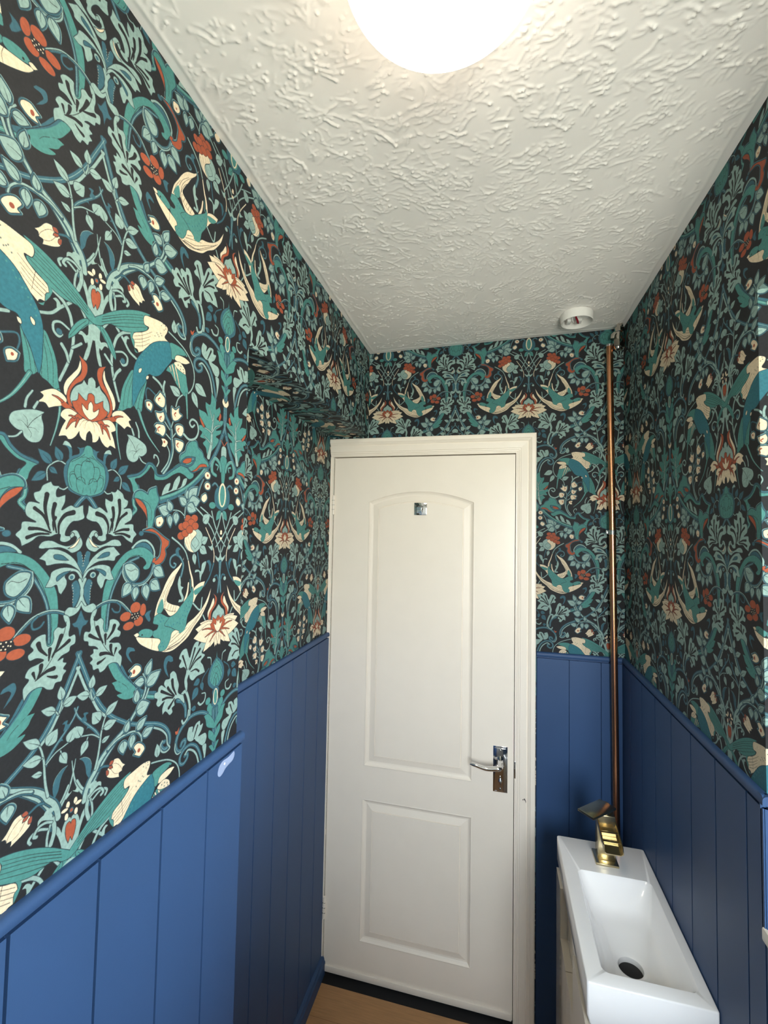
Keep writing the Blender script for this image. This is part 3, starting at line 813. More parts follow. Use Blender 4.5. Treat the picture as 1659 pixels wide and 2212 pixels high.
def quads(name, qs, mat, uv, parent=None):
    v, f = [], []
    for q in qs: f.append(tuple(range(len(v), len(v)+len(q)))); v += q
    return mesh_obj(name, v, f, mat, parent, uv)
ZT = 2.45
wall_left = structure(quads('wall_left', [
    [(XL, YB, 0), (XL, YN, 0), (XL, YN, ZT), (XL, YB, ZT)],
    [(XL, YN, ZS), (XL, 0, ZS), (XL, 0, ZT), (XL, YN, ZT)],
    [(XLL, YN, ZS), (XLL, 0, ZS), (XL, 0, ZS), (XL, YN, ZS)],
    [(XLL, YN, 0), (XLL, 0, 0), (XLL, 0, ZS), (XLL, YN, ZS)],
    [(XL, YN, 0), (XLL, YN, 0), (XLL, YN, ZS), (XL, YN, ZS)]], M['paper'], uv_left))
DX0, DX1, DZ1 = -.6372, .0672, 1.9965                       # door opening
wall_back = structure(quads('wall_back', [
    [(XLL, 0, 0), (DX0, 0, 0), (DX0, 0, ZS), (XLL, 0, ZS)],
    [(DX0, 0, DZ1), (XL, 0, DZ1), (XL, 0, ZS), (DX0, 0, ZS)],
    [(XL, 0, DZ1), (DX1, 0, DZ1), (DX1, 0, ZT), (XL, 0, ZT)],
    [(DX1, 0, 0), (XR, 0, 0), (XR, 0, ZT), (DX1, 0, ZT)]], M['paper'], uv_back))
wall_right = structure(quads('wall_right', [
    [(XR, AY, 0), (XR, 0, 0), (XR, 0, ZT), (XR, AY, ZT)],
    [(XR, YB, 0), (XR, AY, 0), (XR, AY, AZ0), (XR, YB, AZ0)],
    [(XR, YB, AZ1), (XR, AY, AZ1), (XR, AY, ZT), (XR, YB, ZT)],
    [(XR, AY, AZ0), (AX, AY, AZ0), (AX, AY, AZ1), (XR, AY, AZ1)],
    [(AX, SY1, AZ0), (AX, AY, AZ0), (AX, AY, AZ1), (AX, SY1, AZ1)], [(AX, YB, AZ0), (AX, SY0, AZ0), (AX, SY0, AZ1), (AX, YB, AZ1)],
    [(AX, SY0, AZ0), (AX, SY1, AZ0), (AX, SY1, WZ0), (AX, SY0, WZ0)], [(AX, SY0, WZ1), (AX, SY1, WZ1), (AX, SY1, AZ1), (AX, SY0, AZ1)],
    [(AX, SY0, WZ0), (AX, SY1, WZ0), (AX+.1, SY1, WZ0), (AX+.1, SY0, WZ0)], [(AX, SY0, WZ1), (AX, SY1, WZ1), (AX+.1, SY1, WZ1), (AX+.1, SY0, WZ1)],
    [(AX, SY0, WZ0), (AX+.1, SY0, WZ0), (AX+.1, SY0, WZ1), (AX, SY0, WZ1)], [(AX, SY1, WZ0), (AX+.1, SY1, WZ0), (AX+.1, SY1, WZ1), (AX, SY1, WZ1)],
    [(XR, YB, AZ1), (XR, AY, AZ1), (AX, AY, AZ1), (AX, YB, AZ1)],
    [(XR, YB, AZ0), (XR, AY, AZ0), (AX, AY, AZ0), (AX, YB, AZ0)]], M['paper'], uv_right))
wall_front = structure(quads('wall_front', [
    [(XL, YB, 0), (XR, YB, 0), (XR, YB, WZ0), (XL, YB, WZ0)], [(XL, YB, WZ1), (XR, YB, WZ1), (XR, YB, ZT), (XL, YB, ZT)],
    [(XR, YB, AZ0), (AX, YB, AZ0), (AX, YB, WZ0), (XR, YB, WZ0)], [(XR, YB, WZ1), (AX, YB, WZ1), (AX, YB, AZ1), (XR, YB, AZ1)],
    [(XL, YB, WZ0), (WX0, YB, WZ0), (WX0, YB, WZ1), (XL, YB, WZ1)], [(WX1, YB, WZ0), (AX, YB, WZ0), (AX, YB, WZ1), (WX1, YB, WZ1)],
    [(WX0, YB-.1, WZ0), (WX1, YB-.1, WZ0), (WX1, YB, WZ0), (WX0, YB, WZ0)], [(WX0, YB-.1, WZ1), (WX1, YB-.1, WZ1), (WX1, YB, WZ1), (WX0, YB, WZ1)],
    [(WX0, YB-.1, WZ0), (WX0, YB, WZ0), (WX0, YB, WZ1), (WX0, YB-.1, WZ1)], [(WX1, YB-.1, WZ0), (WX1, YB, WZ0), (WX1, YB, WZ1), (WX1, YB-.1, WZ1)]], M['plain'], None))
floor = structure(quads('floor', [[(-.75, YB, -.004), (XR, YB, -.004), (XR, .06, -.004), (-.75, .06, -.004)]], M['black'], None))
for i in range(18):                                          # laminate planks laid parallel to the door
    y1 = -.036 - i*.117
    if y1 - .116 < YB: break
    box('plank', M['wood'], XLL if y1 > YN else XL, XR, y1-.116, y1, -.004, .0, .0006, floor, 1)

def make_ceiling():
    rng = np.random.default_rng(7); st = .0022
    x0, x1, y0, y1 = XL, XR, -1.50, 0.0
    nx, ny = int((x1-x0)/st)+1, int((y1-y0)/st)+1
    X = np.linspace(x0, x1, nx); Y = np.linspace(y0, y1, ny); H = np.zeros((ny, nx))
    def splat(px, py, r, h):
        i0, i1 = np.searchsorted(X, [px-2.4*r, px+2.4*r]); j0, j1 = np.searchsorted(Y, [py-2.4*r, py+2.4*r])
        if i1 <= i0 or j1 <= j0: return
        g = h*np.exp(-(((X[i0:i1]-px)**2)[None, :] + ((Y[j0:j1]-py)**2)[:, None])/(r*r))
        H[j0:j1, i0:i1] = np.maximum(H[j0:j1, i0:i1], g)
    th_f = lambda x, y: 2.2*math.sin(3.1*x+1.3)+1.8*math.sin(2.7*y+.4)+1.2*math.sin(5*x-4.2*y)
    dens = lambda x, y: .55+.45*math.sin(4.3*x+2.1*y+.6)*math.sin(3.7*y-1.9*x+1.1)
    for d in range(2100):                                    # dabs of the stippling comb: patches of short crooked ridges
        bx, by = rng.uniform(x0, x1), rng.uniform(y0, y1)
        if rng.random() > dens(bx, by)+.25: continue
        th = th_f(bx, by)+rng.normal(0, .45); n = rng.integers(2, 7); sp = rng.uniform(.0045, .0080); L = rng.uniform(.012, .048); k = rng.normal(0, 16)
        hh = rng.uniform(.0008, .0026)
        for q in range(n):
            off = (q-n/2)*sp + rng.normal(0, .0012); l0 = L*rng.uniform(.4, 1.15); h = hh*rng.uniform(.4, 1.4); s = -l0/2+rng.normal(0, .006)
            px = bx+s*math.cos(th)-off*math.sin(th); py = by+s*math.sin(th)+off*math.cos(th); a = th+k*s; r = rng.uniform(.0014, .0023)
            m_ = max(int(l0/.0024), 3)
            for t in range(m_):
                a += k*.0024+rng.normal(0, .17); px += .0024*math.cos(a); py += .0024*math.sin(a)
                splat(px, py, r, h*(.4+.6*math.sin(math.pi*(t+.5)/m_))*rng.uniform(.6, 1.15))
            if rng.random() < .5: splat(px, py, r*1.1, h+rng.uniform(.0006, .0024))
    for d in range(500): splat(rng.uniform(x0, x1), rng.uniform(y0, y1), rng.uniform(.0016, .0028), rng.uniform(.0006, .0022))
    K = (np.roll(H, 1, 0)+np.roll(H, -1, 0)+np.roll(H, 1, 1)+np.roll(H, -1, 1))/4; H = .75*H+.25*K
    # the painter left a smooth band along the walls
    dw = np.minimum(np.minimum((X-x0)[None, :], (x1-X)[None, :]), (y1-Y)[:, None]) + .003*np.sin(40*X)[None, :]*np.cos(33*Y)[:, None]
    H *= np.clip((dw-.016)/.010, 0, 1); H += .0012*np.exp(-((dw-.018)/.004)**2)
    Zc = 2.410+(X-XL)/(XR-XL)*.0206
    V = np.empty((ny, nx, 3)); V[..., 0] = X[None, :]; V[..., 1] = Y[:, None]; V[..., 2] = Zc[None, :]-H
    me = bpy.data.meshes.new('ceiling'); idx = np.arange(nx*ny).reshape(ny, nx)
    F = np.stack([idx[:-1, :-1], idx[1:, :-1], idx[1:, 1:], idx[:-1, 1:]], -1).reshape(-1, 4)
    extra = np.array([[x0, YB, ceil_z(x0)], [x1, YB, ceil_z(x1)], [x1, y0, ceil_z(x1)], [x0, y0, ceil_z(x0)]])
    Vs = np.vstack([V.reshape(-1, 3), extra]); n0 = nx*ny
    F = np.vstack([F, [[n0, n0+3, n0+2, n0+1]]])
    me.vertices.add(len(Vs)); me.vertices.foreach_set('co', Vs.astype(np.float32).ravel())
    me.loops.add(F.size); me.loops.foreach_set('vertex_index', F.astype(np.int32).ravel())
    me.polygons.add(len(F)); me.polygons.foreach_set('loop_start', np.arange(0, F.size, 4, dtype=np.int32))
    me.update(calc_edges=True); me.validate(); me.shade_smooth(); me.materials.append(M['ceiling'])
    return structure(link(bpy.data.objects.new('ceiling', me)))
ceiling = make_ceiling()

# ------------------------------------------------------------------ tongue-and-groove dado: every board a part of its wall
TH = .009
def board(parent, axis, p, s0, s1, z0, z1, sign):
    """axis 'x': the board lies on the plane x = p and runs s0..s1 along y; sign points into the room"""
    prof = [(s0, 0), (s0, TH*.3), (s0+.0013, TH*.3), (s0+.0020, TH), (s1-.0020, TH), (s1-.0013, TH*.3), (s1, TH*.3), (s1, 0)]
    v, f = [], []
    for z in (z0, z1):
        for s, d in prof: v.append((p+sign*d, s, z) if axis == 'x' else (s, p+sign*d, z))
    n = len(prof)
    for i in range(n-1): f.append((i, i+1, n+i+1, n+i))
    f += [tuple(range(n)), tuple(range(n, 2*n))]
    bm = bmesh.new(); vv = [bm.verts.new(q) for q in v]
    for q in f: bm.faces.new([vv[i] for i in q])
    return bm_obj('board', bm, M['navy'], parent)
def boards(parent, axis, p, joints, sign, z0=0, z1=HD-.0215):
    out = []
    for a, b in zip(joints, joints[1:]): out.append(board(parent, axis, p, a, b, z0, z1, sign))
    return out
def rail(parent, pts, zt, h=.0155, d=.0118):
    """dado rail: rounded nosing swept along pts (points on the wall line, room side to the left of travel)"""
    prof = [(0, -h-.008), (TH*.3, -h-.008), (TH*.3, -h), (d-.001, -h), (d, -h+.001)]
    prof += [(d-.0075+.0075*math.cos(a), -.0075+.0075*math.sin(a)) for a in (0, .4, .8, 1.2, math.pi/2)] + [(0, 0)]
    P = [Vector((x, y)) for x, y in pts]; bm = bmesh.new(); rings = []
    for i, p in enumerate(P):
        nl = []
        for a, b in ((i-1, i), (i, i+1)):
            if 0 <= a and b < len(P): e = (P[b]-P[a]).normalized(); nl.append(Vector((-e.y, e.x)))
        n = sum(nl, Vector((0, 0))); n = n/ max(n.dot(nl[0]), 1e-6)
        rings.append([bm.verts.new((p.x+n.x*o, p.y+n.y*o, zt+z)) for o, z in prof])
    for a, b in zip(rings, rings[1:]):
        for k in range(len(prof)-1): bm.faces.new((a[k], a[k+1], b[k+1], b[k]))
    bm.faces.new(rings[0]); bm.faces.new(rings[-1])
    return bm_obj('dado_rail', bm, M['navy'], parent, angle=50)
near = boards(wall_left, 'x', XL, [-2.09, -1.985, -1.875, -1.765, -1.655, -1.545, -1.435, -1.3250, -1.2148, -1.1046, -.9940, YN+.009], 1)
boards(wall_left, 'x', XLL, [YN, -.776, -.664, -.5533, -.4428, -.3324, -.2218, -.1112, -.0005], 1, z1=HD-.0215)
rail(wall_left, [(XL, YN+.012), (XL, YB)], HD)
rail(wall_left, [(XLL, -.0005), (XLL, YN)], HD)
boards(wall_back, 'y', 0, [.1405, .2472, .3493, XR-TH], -1, z1=1.2867-.0215)
rail(wall_back, [(XR-TH, 0), (.1405, 0)], 1.2867)
boards(wall_right, 'x', XR, [-2.09, -2.03, -1.916, -1.802, -1.688, -1.574, -1.46, -1.346, -1.232, -1.118, -1.004, -.893, AY-.009], -1, z1=AZ0-.02)
boards(wall_right, 'x', XR, [AY-.009, -.779, -.6655, -.5515, -.4375, -.3235, -.2095, -.0955, -.0005], -1, z1=1.2867-.0215)
boards(wall_right, 'y', AY, [XR-TH, .53, .64, AX], -1, AZ0+.001, 1.2867-.0215)       # the jamb of the alcove is panelled too
rail(wall_right, [(XR, AY-.012), (XR, -.0005)], 1.2867)
rail(wall_right, [(AX, AY), (XR-.0105, AY)], 1.2867)
box('ledge', M['white'], XR-.012, AX, YB+.001, AY-.001, AZ0-.018, AZ0+.004, .004, wall_right)

# the patch of filler over a screw hole, on the end board of the near wall
def filler_patch():
    pts = [(-0.9631, 1.2528), (-0.9645, 1.2589), (-0.96, 1.2685), (-0.9507, 1.273), (-0.9333, 1.2718), (-0.9209, 1.2732), (-0.9134, 1.2744), (-0.911, 1.2673), (-0.9165, 1.2597), (-0.9292, 1.2576), (-0.9409, 1.2551), (-0.9491, 1.2501), (-0.9573, 1.2489)]
    P = spline(np.array([(y*1e4, z*1e4) for y, z in pts]).ravel(), (), True, 4)/1e4
    bm = bmesh.new(); x = XL+TH; c = P.mean(0)
    o = [bm.verts.new((x, y, z)) for y, z in P]; i_ = [bm.verts.new((x+.0006, c[0]+(y-c[0])*.72, c[1]+(z-c[1])*.72)) for y, z in P]
    n = len(o)
    for k in range(n): bm.faces.new((o[k], o[(k+1) % n], i_[(k+1) % n], i_[k]))
    bm.faces.new(i_)
    f = bm_obj('filler_patch', bm, M['filler'], near[-1])
    tube('screw_hole', M['plain'], [(x+.0003, -0.9450, 1.2662), (x+.0012, -0.9450, 1.2662)], .0022, 12, f); f['label'] = 'pale smear of unpainted filler'
    return f
filler_patch()

# skirting of the recess
def skirting():
    prof = [(0, 0), (.018, 0), (.018, .046), (.014, .052), (.012, .060), (.006, .066), (0, .068)]
    bm = bmesh.new(); R = [[bm.verts.new((XLL+TH+a*.8, y, z)) for a, z in prof] for y in (YN, -.002)]
    for k in range(len(prof)-1): bm.faces.new((R[0][k], R[0][k+1], R[1][k+1], R[1][k]))
    bm.faces.new(R[0]); bm.faces.new(R[1])
    structure(bm_obj('baseboard_left', bm, M['navy'], None))
skirting()

# ------------------------------------------------------------------ windows (behind the photographer and in the alcove; they light the room)
def make_window(name, u0, u1, mullion, put):
    fw_ = .045
    w = structure(box(name, M['upvc'], *put(u0+.001, u1-.001, .035, .095), WZ0+.001, WZ0+fw_, .004))
    bars = [(u0, u1, WZ1-fw_, WZ1), (u0, u0+fw_, WZ0+fw_, WZ1-fw_), (u1-fw_, u1, WZ0+fw_, WZ1-fw_)]
    panes = [(u0+fw_, u1-fw_)]
    if mullion: bars.append((mullion-.025, mullion+.025, WZ0+fw_, WZ1-fw_)); panes = [(u0+fw_, mullion-.025), (mullion+.025, u1-fw_)]
    for a in bars: box('frame_bar', M['upvc'], *put(a[0], a[1], .035, .095), a[2], a[3], .004, w)
    for a, b in panes: box('pane', M['glass'], *put(a-.004, b+.004, .063, .067), WZ0+fw_-.004, WZ1-fw_+.004, 0, w)
make_window('window_1', WX0, WX1, None, lambda a, b, d0, d1: (a, b, YB-d1, YB-d0))
make_window('window_2', SY0, SY1, (SY0+SY1)/2, lambda a, b, d0, d1: (AX+d0, AX+d1, a, b))

# ------------------------------------------------------------------ door casing
def casing():
    prof = [(0, .004), (.0004, .0075), (.006, .0075), (.0068, .0095), (.0112, .0100), (.012, .0125), (.0172, .0130), (.0182, .0150), (.040, .0165), (.0408, .0135),
            (.043, .0135), (.046, .0165), (.050, .0190), (.053, .0205), (.0545, .0225), (.066, .0225), (.0698, .0205), (.0702, 0)]
    bm = bmesh.new(); xi, zi = DX1-.0005, DZ1-.0005
    def sweep(fn_a, fn_b, P):
        A = [bm.verts.new(fn_a(t, h)) for t, h in P]; B = [bm.verts.new(fn_b(t, h)) for t, h in P]
        for k in range(len(P)-1): bm.faces.new((A[k], A[k+1], B[k+1], B[k]))
        bm.faces.new(A); bm.faces.new(B)
    sweep(lambda t, h: (xi+t, -h, 0), lambda t, h: (xi+t, -h, zi+t), prof)
    sweep(lambda t, h: (xi+t, -h, zi+t), lambda t, h: (XLL+.0005, -h, zi+t), prof)
    lp = [p for p in prof if p[0] <= .0125]+[(.0125, 0)]
    xl = DX0+.0005
    sweep(lambda t, h: (xl-t, -h, .0), lambda t, h: (xl-t, -h, zi), lp)
    return structure(bm_obj('trim_1', bm, M['white'], None, angle=25))
trim = casing()
def chip(cx, cz, a, b, ang, yy):
    bm = bmesh.new(); n = 10; v = []
    for k in range(n):
        t = 2*math.pi*k/n; u, w = a*math.cos(t)*(1+.2*math.sin(3*t)), b*math.sin(t)
        v.append(bm.verts.new((cx+u*math.cos(ang)-w*math.sin(ang), yy, cz+u*math.sin(ang)+w*math.cos(ang))))
    bm.faces.new(v); o = bm_obj('paint_chip', bm, M['chip'], trim); o['label'] = 'dark chip in the white paint'
chip(.0965, .7735, .0016, .0022, 0, -.0166)
chip(.1022, .7745, .0018, .0050, .5, -.0168)
chip(.1052, .7685, .0010, .0040, .2, -.0170)
strike = box('strike_plate', M['chrome'], DX1-.001, DX1+.004, -.0088, -.001, .838, .896, .001, trim); strike['label'] = 'chrome strike plate'
box('jamb_or_backing', M['black'], DX0-.03, DX1+.03, .041, .05, 0, DZ1+.03, 0, wall_back)  # added black backing panel: keeps sky light out and the door gaps dark
box('jamb_or_backing', M['white'], DX0-.03, DX0+.0003, .0005, .041, 0, DZ1, 0, wall_back)
box('jamb_or_backing', M['white'], DX1-.0003, DX1+.03, .0005, .041, 0, DZ1, 0, wall_back)
box('jamb_or_backing', M['white'], DX0-.03, DX1+.03, .0005, .041, DZ1-.0003, DZ1+.03, 0, wall_back)
structure(box('trim_2', M['black'], DX0, DX1, -.036, .045, -.002, .0012, .0005))    # dark threshold strip

# ------------------------------------------------------------------ door leaf with two moulded panels
LX0, LX1, LZ0, LZ1 = -.6347, .0649, .013, 1.9925
PROF = [(0, 0), (.003, -.0008), (.007, .0040), (.013, .0078), (.018, .0085), (.040, .0028), (.0408, .0052), (.0432, .0052), (.0440, .0012)]
def arch_ring(d, n=28):
    x0, x1, z0, zc, zp = -.4894+d, -.0794-d, .7995+d, 1.8168, 1.860
    c = (zp-zc)/(.205**2)
    top = lambda x: zp-d*1.02-c*(x+.2844)**2
    return [(x0, z0), (x1, z0)] + [(x1+(x0-x1)*k/n, top(x1+(x0-x1)*k/n)) for k in range(n+1)]
def rect_ring(d): x0, x1, z0, z1 = -.4940+d, -.0790-d, .1493+d, .6765-d; return [(x0, z0), (x1, z0), (x1, z1), (x0, z1)]
def door_leaf():
    bm = bmesh.new()
    def loop(r, y): return [bm.verts.new((x, y, z)) for x, z in r]
    outer = loop([(LX0, LZ0), (LX1, LZ0), (LX1, LZ1), (LX0, LZ1)], 0)
    edges = [bm.edges.new((outer[i], outer[(i+1) % 4])) for i in range(4)]
    for ring in (arch_ring, rect_ring):
        prev = loop(ring(0), 0); n = len(prev)
        edges += [bm.edges.new((prev[i], prev[(i+1) % n])) for i in range(n)]
        for d, y in PROF[1:]:
            cur = loop(ring(d), y)
            for i in range(n): bm.faces.new((prev[i], prev[(i+1) % n], cur[(i+1) % n], cur[i]))
            prev = cur
        bm.faces.new(prev)
    bmesh.ops.triangle_fill(bm, use_beauty=True, use_dissolve=False, edges=edges)
    back = loop([(LX0, LZ0), (LX1, LZ0), (LX1, LZ1), (LX0, LZ1)], .036)
    for i in range(4): bm.faces.new((outer[i], back[i], back[(i+1) % 4], outer[(i+1) % 4]))
    bm.faces.new(back)
    o = bm_obj('door_1', bm, M['white'], None); return structure(o)
door = door_leaf()
strip = box('bottom_strip', M['white'], LX0+.002, LX1-.002, -.006, .0005, LZ0, LZ0+.024, .0022, door)
for z0, z1 in ((1.7645, 1.8425), (.2067, .288)):
    hn = tube('hinge', M['white'], [(LX0-.0008, -.0048, z) for z in (z0, z0+.0005, z1-.0005, z1)], [.004, .0052, .0052, .004], 14, door)
    for k in (.27, .5, .73): box('knuckle_joint', M['black'], LX0-.0062, LX0+.0044, -.0102, -.0060, z0+(z1-z0)*k, z0+(z1-z0)*k+.0007, 0, hn)

def door_handle():
    # lever on a long stepped backplate, with a snib below
    bm = bmesh.new()
    add_box(bm, -.0060, .0440, -.003, .0002, .7800, .9400, .0012)
    add_box(bm, -.0025, .0405, -.0062, -.0025, .7850, .9350, .0022)
    h = bm_obj('handle', bm, M['chrome'], door, angle=35); h['label'] = 'chrome lever handle on a long backplate'
    tube('neck', M['chrome'], [(.0190, -.005, .8960), (.0190, -.020, .8960), (.0190, -.054, .8900), (.0190, -.061, .8885)], [.0120, .0095, .0088, .0062], 20, h)
    pts = []; rad = []
    for k in range(18):
        t = k/17; x = .0215-.106*t; z = .8890-.0035*math.sin(t*math.pi*.9)-.006*t+.013*max(0, t-.45)**1.2*2.2-.022*max(0, t-.8)
        pts.append((x, -.0570-.003*math.sin(t*math.pi), z)); rad.append(.0092*(1-.42*t)*(1 if t < .93 else .75) if t > .03 else .005)
    tube('lever', M['chrome'], pts, rad, 16, h)
    tube('snib', M['chrome'], [(.0190, -.005, .8205), (.0190, -.012, .8205), (.0190, -.013, .8205)], [.0068, .0060, .0035], 16, h)
    box('snib_turn', M['chrome'], .0172, .0208, -.0240, -.012, .8130, .8280, .0012, h)
    for z in (.9270, .7930): tube('screw', M['chrome'], [(.0190, -.0060, z), (.0190, -.0072, z), (.0190, -.0078, z)], [.0036, .0036, .0020], 14, h)
door_handle()

def robe_hook():
    t = thing('robe_hook', 'square chrome robe hook stuck high on the white door, in the arched panel', 'hook', (-.2833, .0012, 1.7897))
    p = box('plate', M['chrome'], -.3075, -.2591, -.0035, .0010, 1.7660, 1.8136, .0014)
    pts = []
    for k in range(15):
        s = k/14
        y = -.003-.030*math.sin(min(s*1.25, 1)*math.pi/2) if s < .8 else -.033-.004*(s-.8)*5
        z = 1.8000-.030*s if s < .55 else (1.7835-.012*math.sin((s-.55)/.45*math.pi) + .022*max(0, s-.75)*4*.5)
        pts.append((-.2833, y, z))
    bm = bmesh.new(); w = .0085; prev = None
    for i, q in enumerate(pts):
        a = Vector(pts[max(i-1, 0)]); b = Vector(pts[min(i+1, 14)]); tg = (b-a).normalized(); n = Vector((0, -tg.z, tg.y))*.0016
        c = Vector(q); ww = w*(1.25-.25*i/14)
        r = [bm.verts.new(c+Vector((sx*ww, 0, 0))+sn*n) for sx, sn in ((-1, -1), (1, -1), (1, 1), (-1, 1))]
        if prev:
            for j in range(4): bm.faces.new((prev[j], prev[(j+1) % 4], r[(j+1) % 4], r[j]))
        else: bm.faces.new(r)
        prev = r
    bm.faces.new(prev)
    hk = bm_obj('hook', bm, M['chrome'], None, angle=40); adopt(t, p, hk)
robe_hook()

# ------------------------------------------------------------------ ceiling lamp, smoke alarm base
def ceiling_light():
    c = (-.0681, -1.2166); zc = ceil_z(c[0])
    t = thing('ceiling_light', 'round white flush ceiling lamp, lit, at the top of the photo', 'lamp', (c[0], c[1], zc))
    base = lathe('base_shield_ring', M['plastic'], [(.060, 0), (.114, 0), (.1155, -.004), (.1155, -.052), (.114, -.054), (.060, -.054)], (c[0], c[1], zc), 72)  # unseen opaque ring, made deep to keep lamp light off the ceiling
    R, top, bot = .1160, -.054, -.086
    prof = [(R-.004, top), (R, top-.002)] + [(R-.015*(1-math.cos(a)), bot+.015-.015*math.sin(a)) for a in np.linspace(0, math.pi/2, 10)] + [(R*.55, bot-.005), (.02, bot-.008), (0, bot-.008)]
    dif = lathe('diffuser', M['lamp'], prof, (c[0], c[1], zc), 72); adopt(t, base, dif)
ceiling_light()
def smoke_alarm():
    c = (.2500, -.1480); zc = ceil_z(c[0])-.0004
    t = thing('smoke_alarm_base', 'open round white smoke alarm base with a red wire, on the ceiling by the door', 'alarm', (c[0], c[1], zc))
    ring = lathe('ring', M['plastic'], [(.0475, -.002), (.0500, 0), (.0508, -.003), (.0500, -.027), (.0485, -.0285), (.0465, -.0275), (.0460, -.004)], (c[0], c[1], zc), 56, closed=True)
    plate = lathe('back_plate', M['plastic'], [(0, -.003), (.047, -.003), (.047, 0), (0, 0)], (c[0], c[1], zc), 48)
    x, y, z = c[0], c[1], zc
    blk = box('terminal_block', M['plastic'], x-.002, x+.018, y+.004, y+.030, z-.020, z-.003, .002)
    tab = box('clip', M['plastic'], x-.030, x-.018, y-.006, y+.022, z-.024, z-.003, .002)
    w = tube('wire', M['red_wire'], [(x-.004, y-.030, z-.003), (x-.007, y-.022, z-.017), (x+.001, y-.008, z-.026), (x+.005, y+.006, z-.027), (x+.004, y+.016, z-.018)], .0030, 12); w['label'] = 'dark red wire'
    w2 = tube('wire', M['plastic'], [(x-.014, y-.026, z-.003), (x-.016, y-.012, z-.020), (x-.010, y+.004, z-.024), (x-.002, y+.016, z-.016)], .0022, 10); w2['label'] = 'pale wire'
    adopt(t, ring, plate, blk, tab, w, w2)
smoke_alarm()

# ------------------------------------------------------------------ copper pipe in the corner, and the fitting above it
def pipe():
    t = thing('copper_pipe', 'tall bare copper pipe up the corner beside the door', 'pipe', (.3820, -.030, .62))
    top, mid, bot = Vector((.3748, -.030, 2.3620)), Vector((.3818, -.031, 1.7130)), Vector((.3925, -.030, .62))
    r = .0110
    a = tube('tube', M['copper'], [top+Vector((0, 0, -.0002)), top+Vector((0, 0, -.004)), mid], [r-.0009, r, r], 28)
    b = tube('tube', M['copper'], [mid, mid.lerp(bot, .5), bot], r, 28)
    rim = lathe('open_end', M['chrome'], [(r-.003, .0), (r, 0), (r+.0005, -.003), (r, -.007), (r-.003, -.007)], top+Vector((0, 0, .001)), 24)
    bore = lathe('bore', M['black'], [(0, -.003), (r-.003, -.003)], top, 20)
    clip = lathe('pipe_clip', M['chrome'], [(r+.0003, -.008), (r+.0016, -.008), (r+.0020, -.002), (r+.0020, .004), (r+.0016, .007), (r+.0003, .007)], mid, 28)
    lug = box('clip_lug', M['chrome'], mid.x-.020, mid.x-.009, -.034, -.0005, 1.7060, 1.7190, .002)
    adopt(t, a, b, rim, bore, clip, lug)
pipe()
def fitting():
    x, y = .4010, -.036; zc = ceil_z(.40)
    t = thing('pipe_fitting', 'tarnished plated compression fitting hanging in the ceiling corner above the copper pipe', 'fitting', (x, y, zc))
    parts = []
    def nut(cx, cy, z0, z1, r):
        bm = bmesh.new(); add_tube(bm, [(cx, cy, z0), (cx, cy, z0+.002), (cx, cy, z1-.002), (cx, cy, z1)], [r*.88, r, r, r*.88], 6)
        return bm_obj('nut', bm, M['nickel'], None)
    parts.append(tube('stem', M['nickel'], [(x+.006, y, zc+.001), (x+.004, y, zc-.016), (x, y, zc-.032)], [.0100, .0112, .0112], 18))
    parts.append(nut(x+.003, y, zc-.030, zc-.012, .0160))
    parts.append(tube('body', M['nickel'], [(x, y, zc-.030), (x, y, zc-.044), (x, y, zc-.062)], [.0125, .0145, .0130], 20))
    parts.append(nut(x-.001, y-.002, zc-.082, zc-.056, .0175))
    parts.append(tube('collar', M['nickel'], [(x-.001, y-.002, zc-.080), (x-.001, y-.002, zc-.086), (x-.001, y-.002, zc-.090)], [.0140, .0128, .0100], 20))
    parts.append(tube('branch', M['nickel'], [(x-.008, y-.002, zc-.034), (x-.014, y-.002, zc-.040), (x-.016, y-.002, zc-.052)], [.0100, .0110, .0105], 16))
    parts.append(nut(x+.009, y+.008, zc-.080, zc-.048, .0130))
    parts.append(tube('tail', M['nickel'], [(x+.009, y+.008, zc-.074), (x+.009, y+.008, zc-.088)], .0075, 14))
    adopt(t, *parts)
fitting()

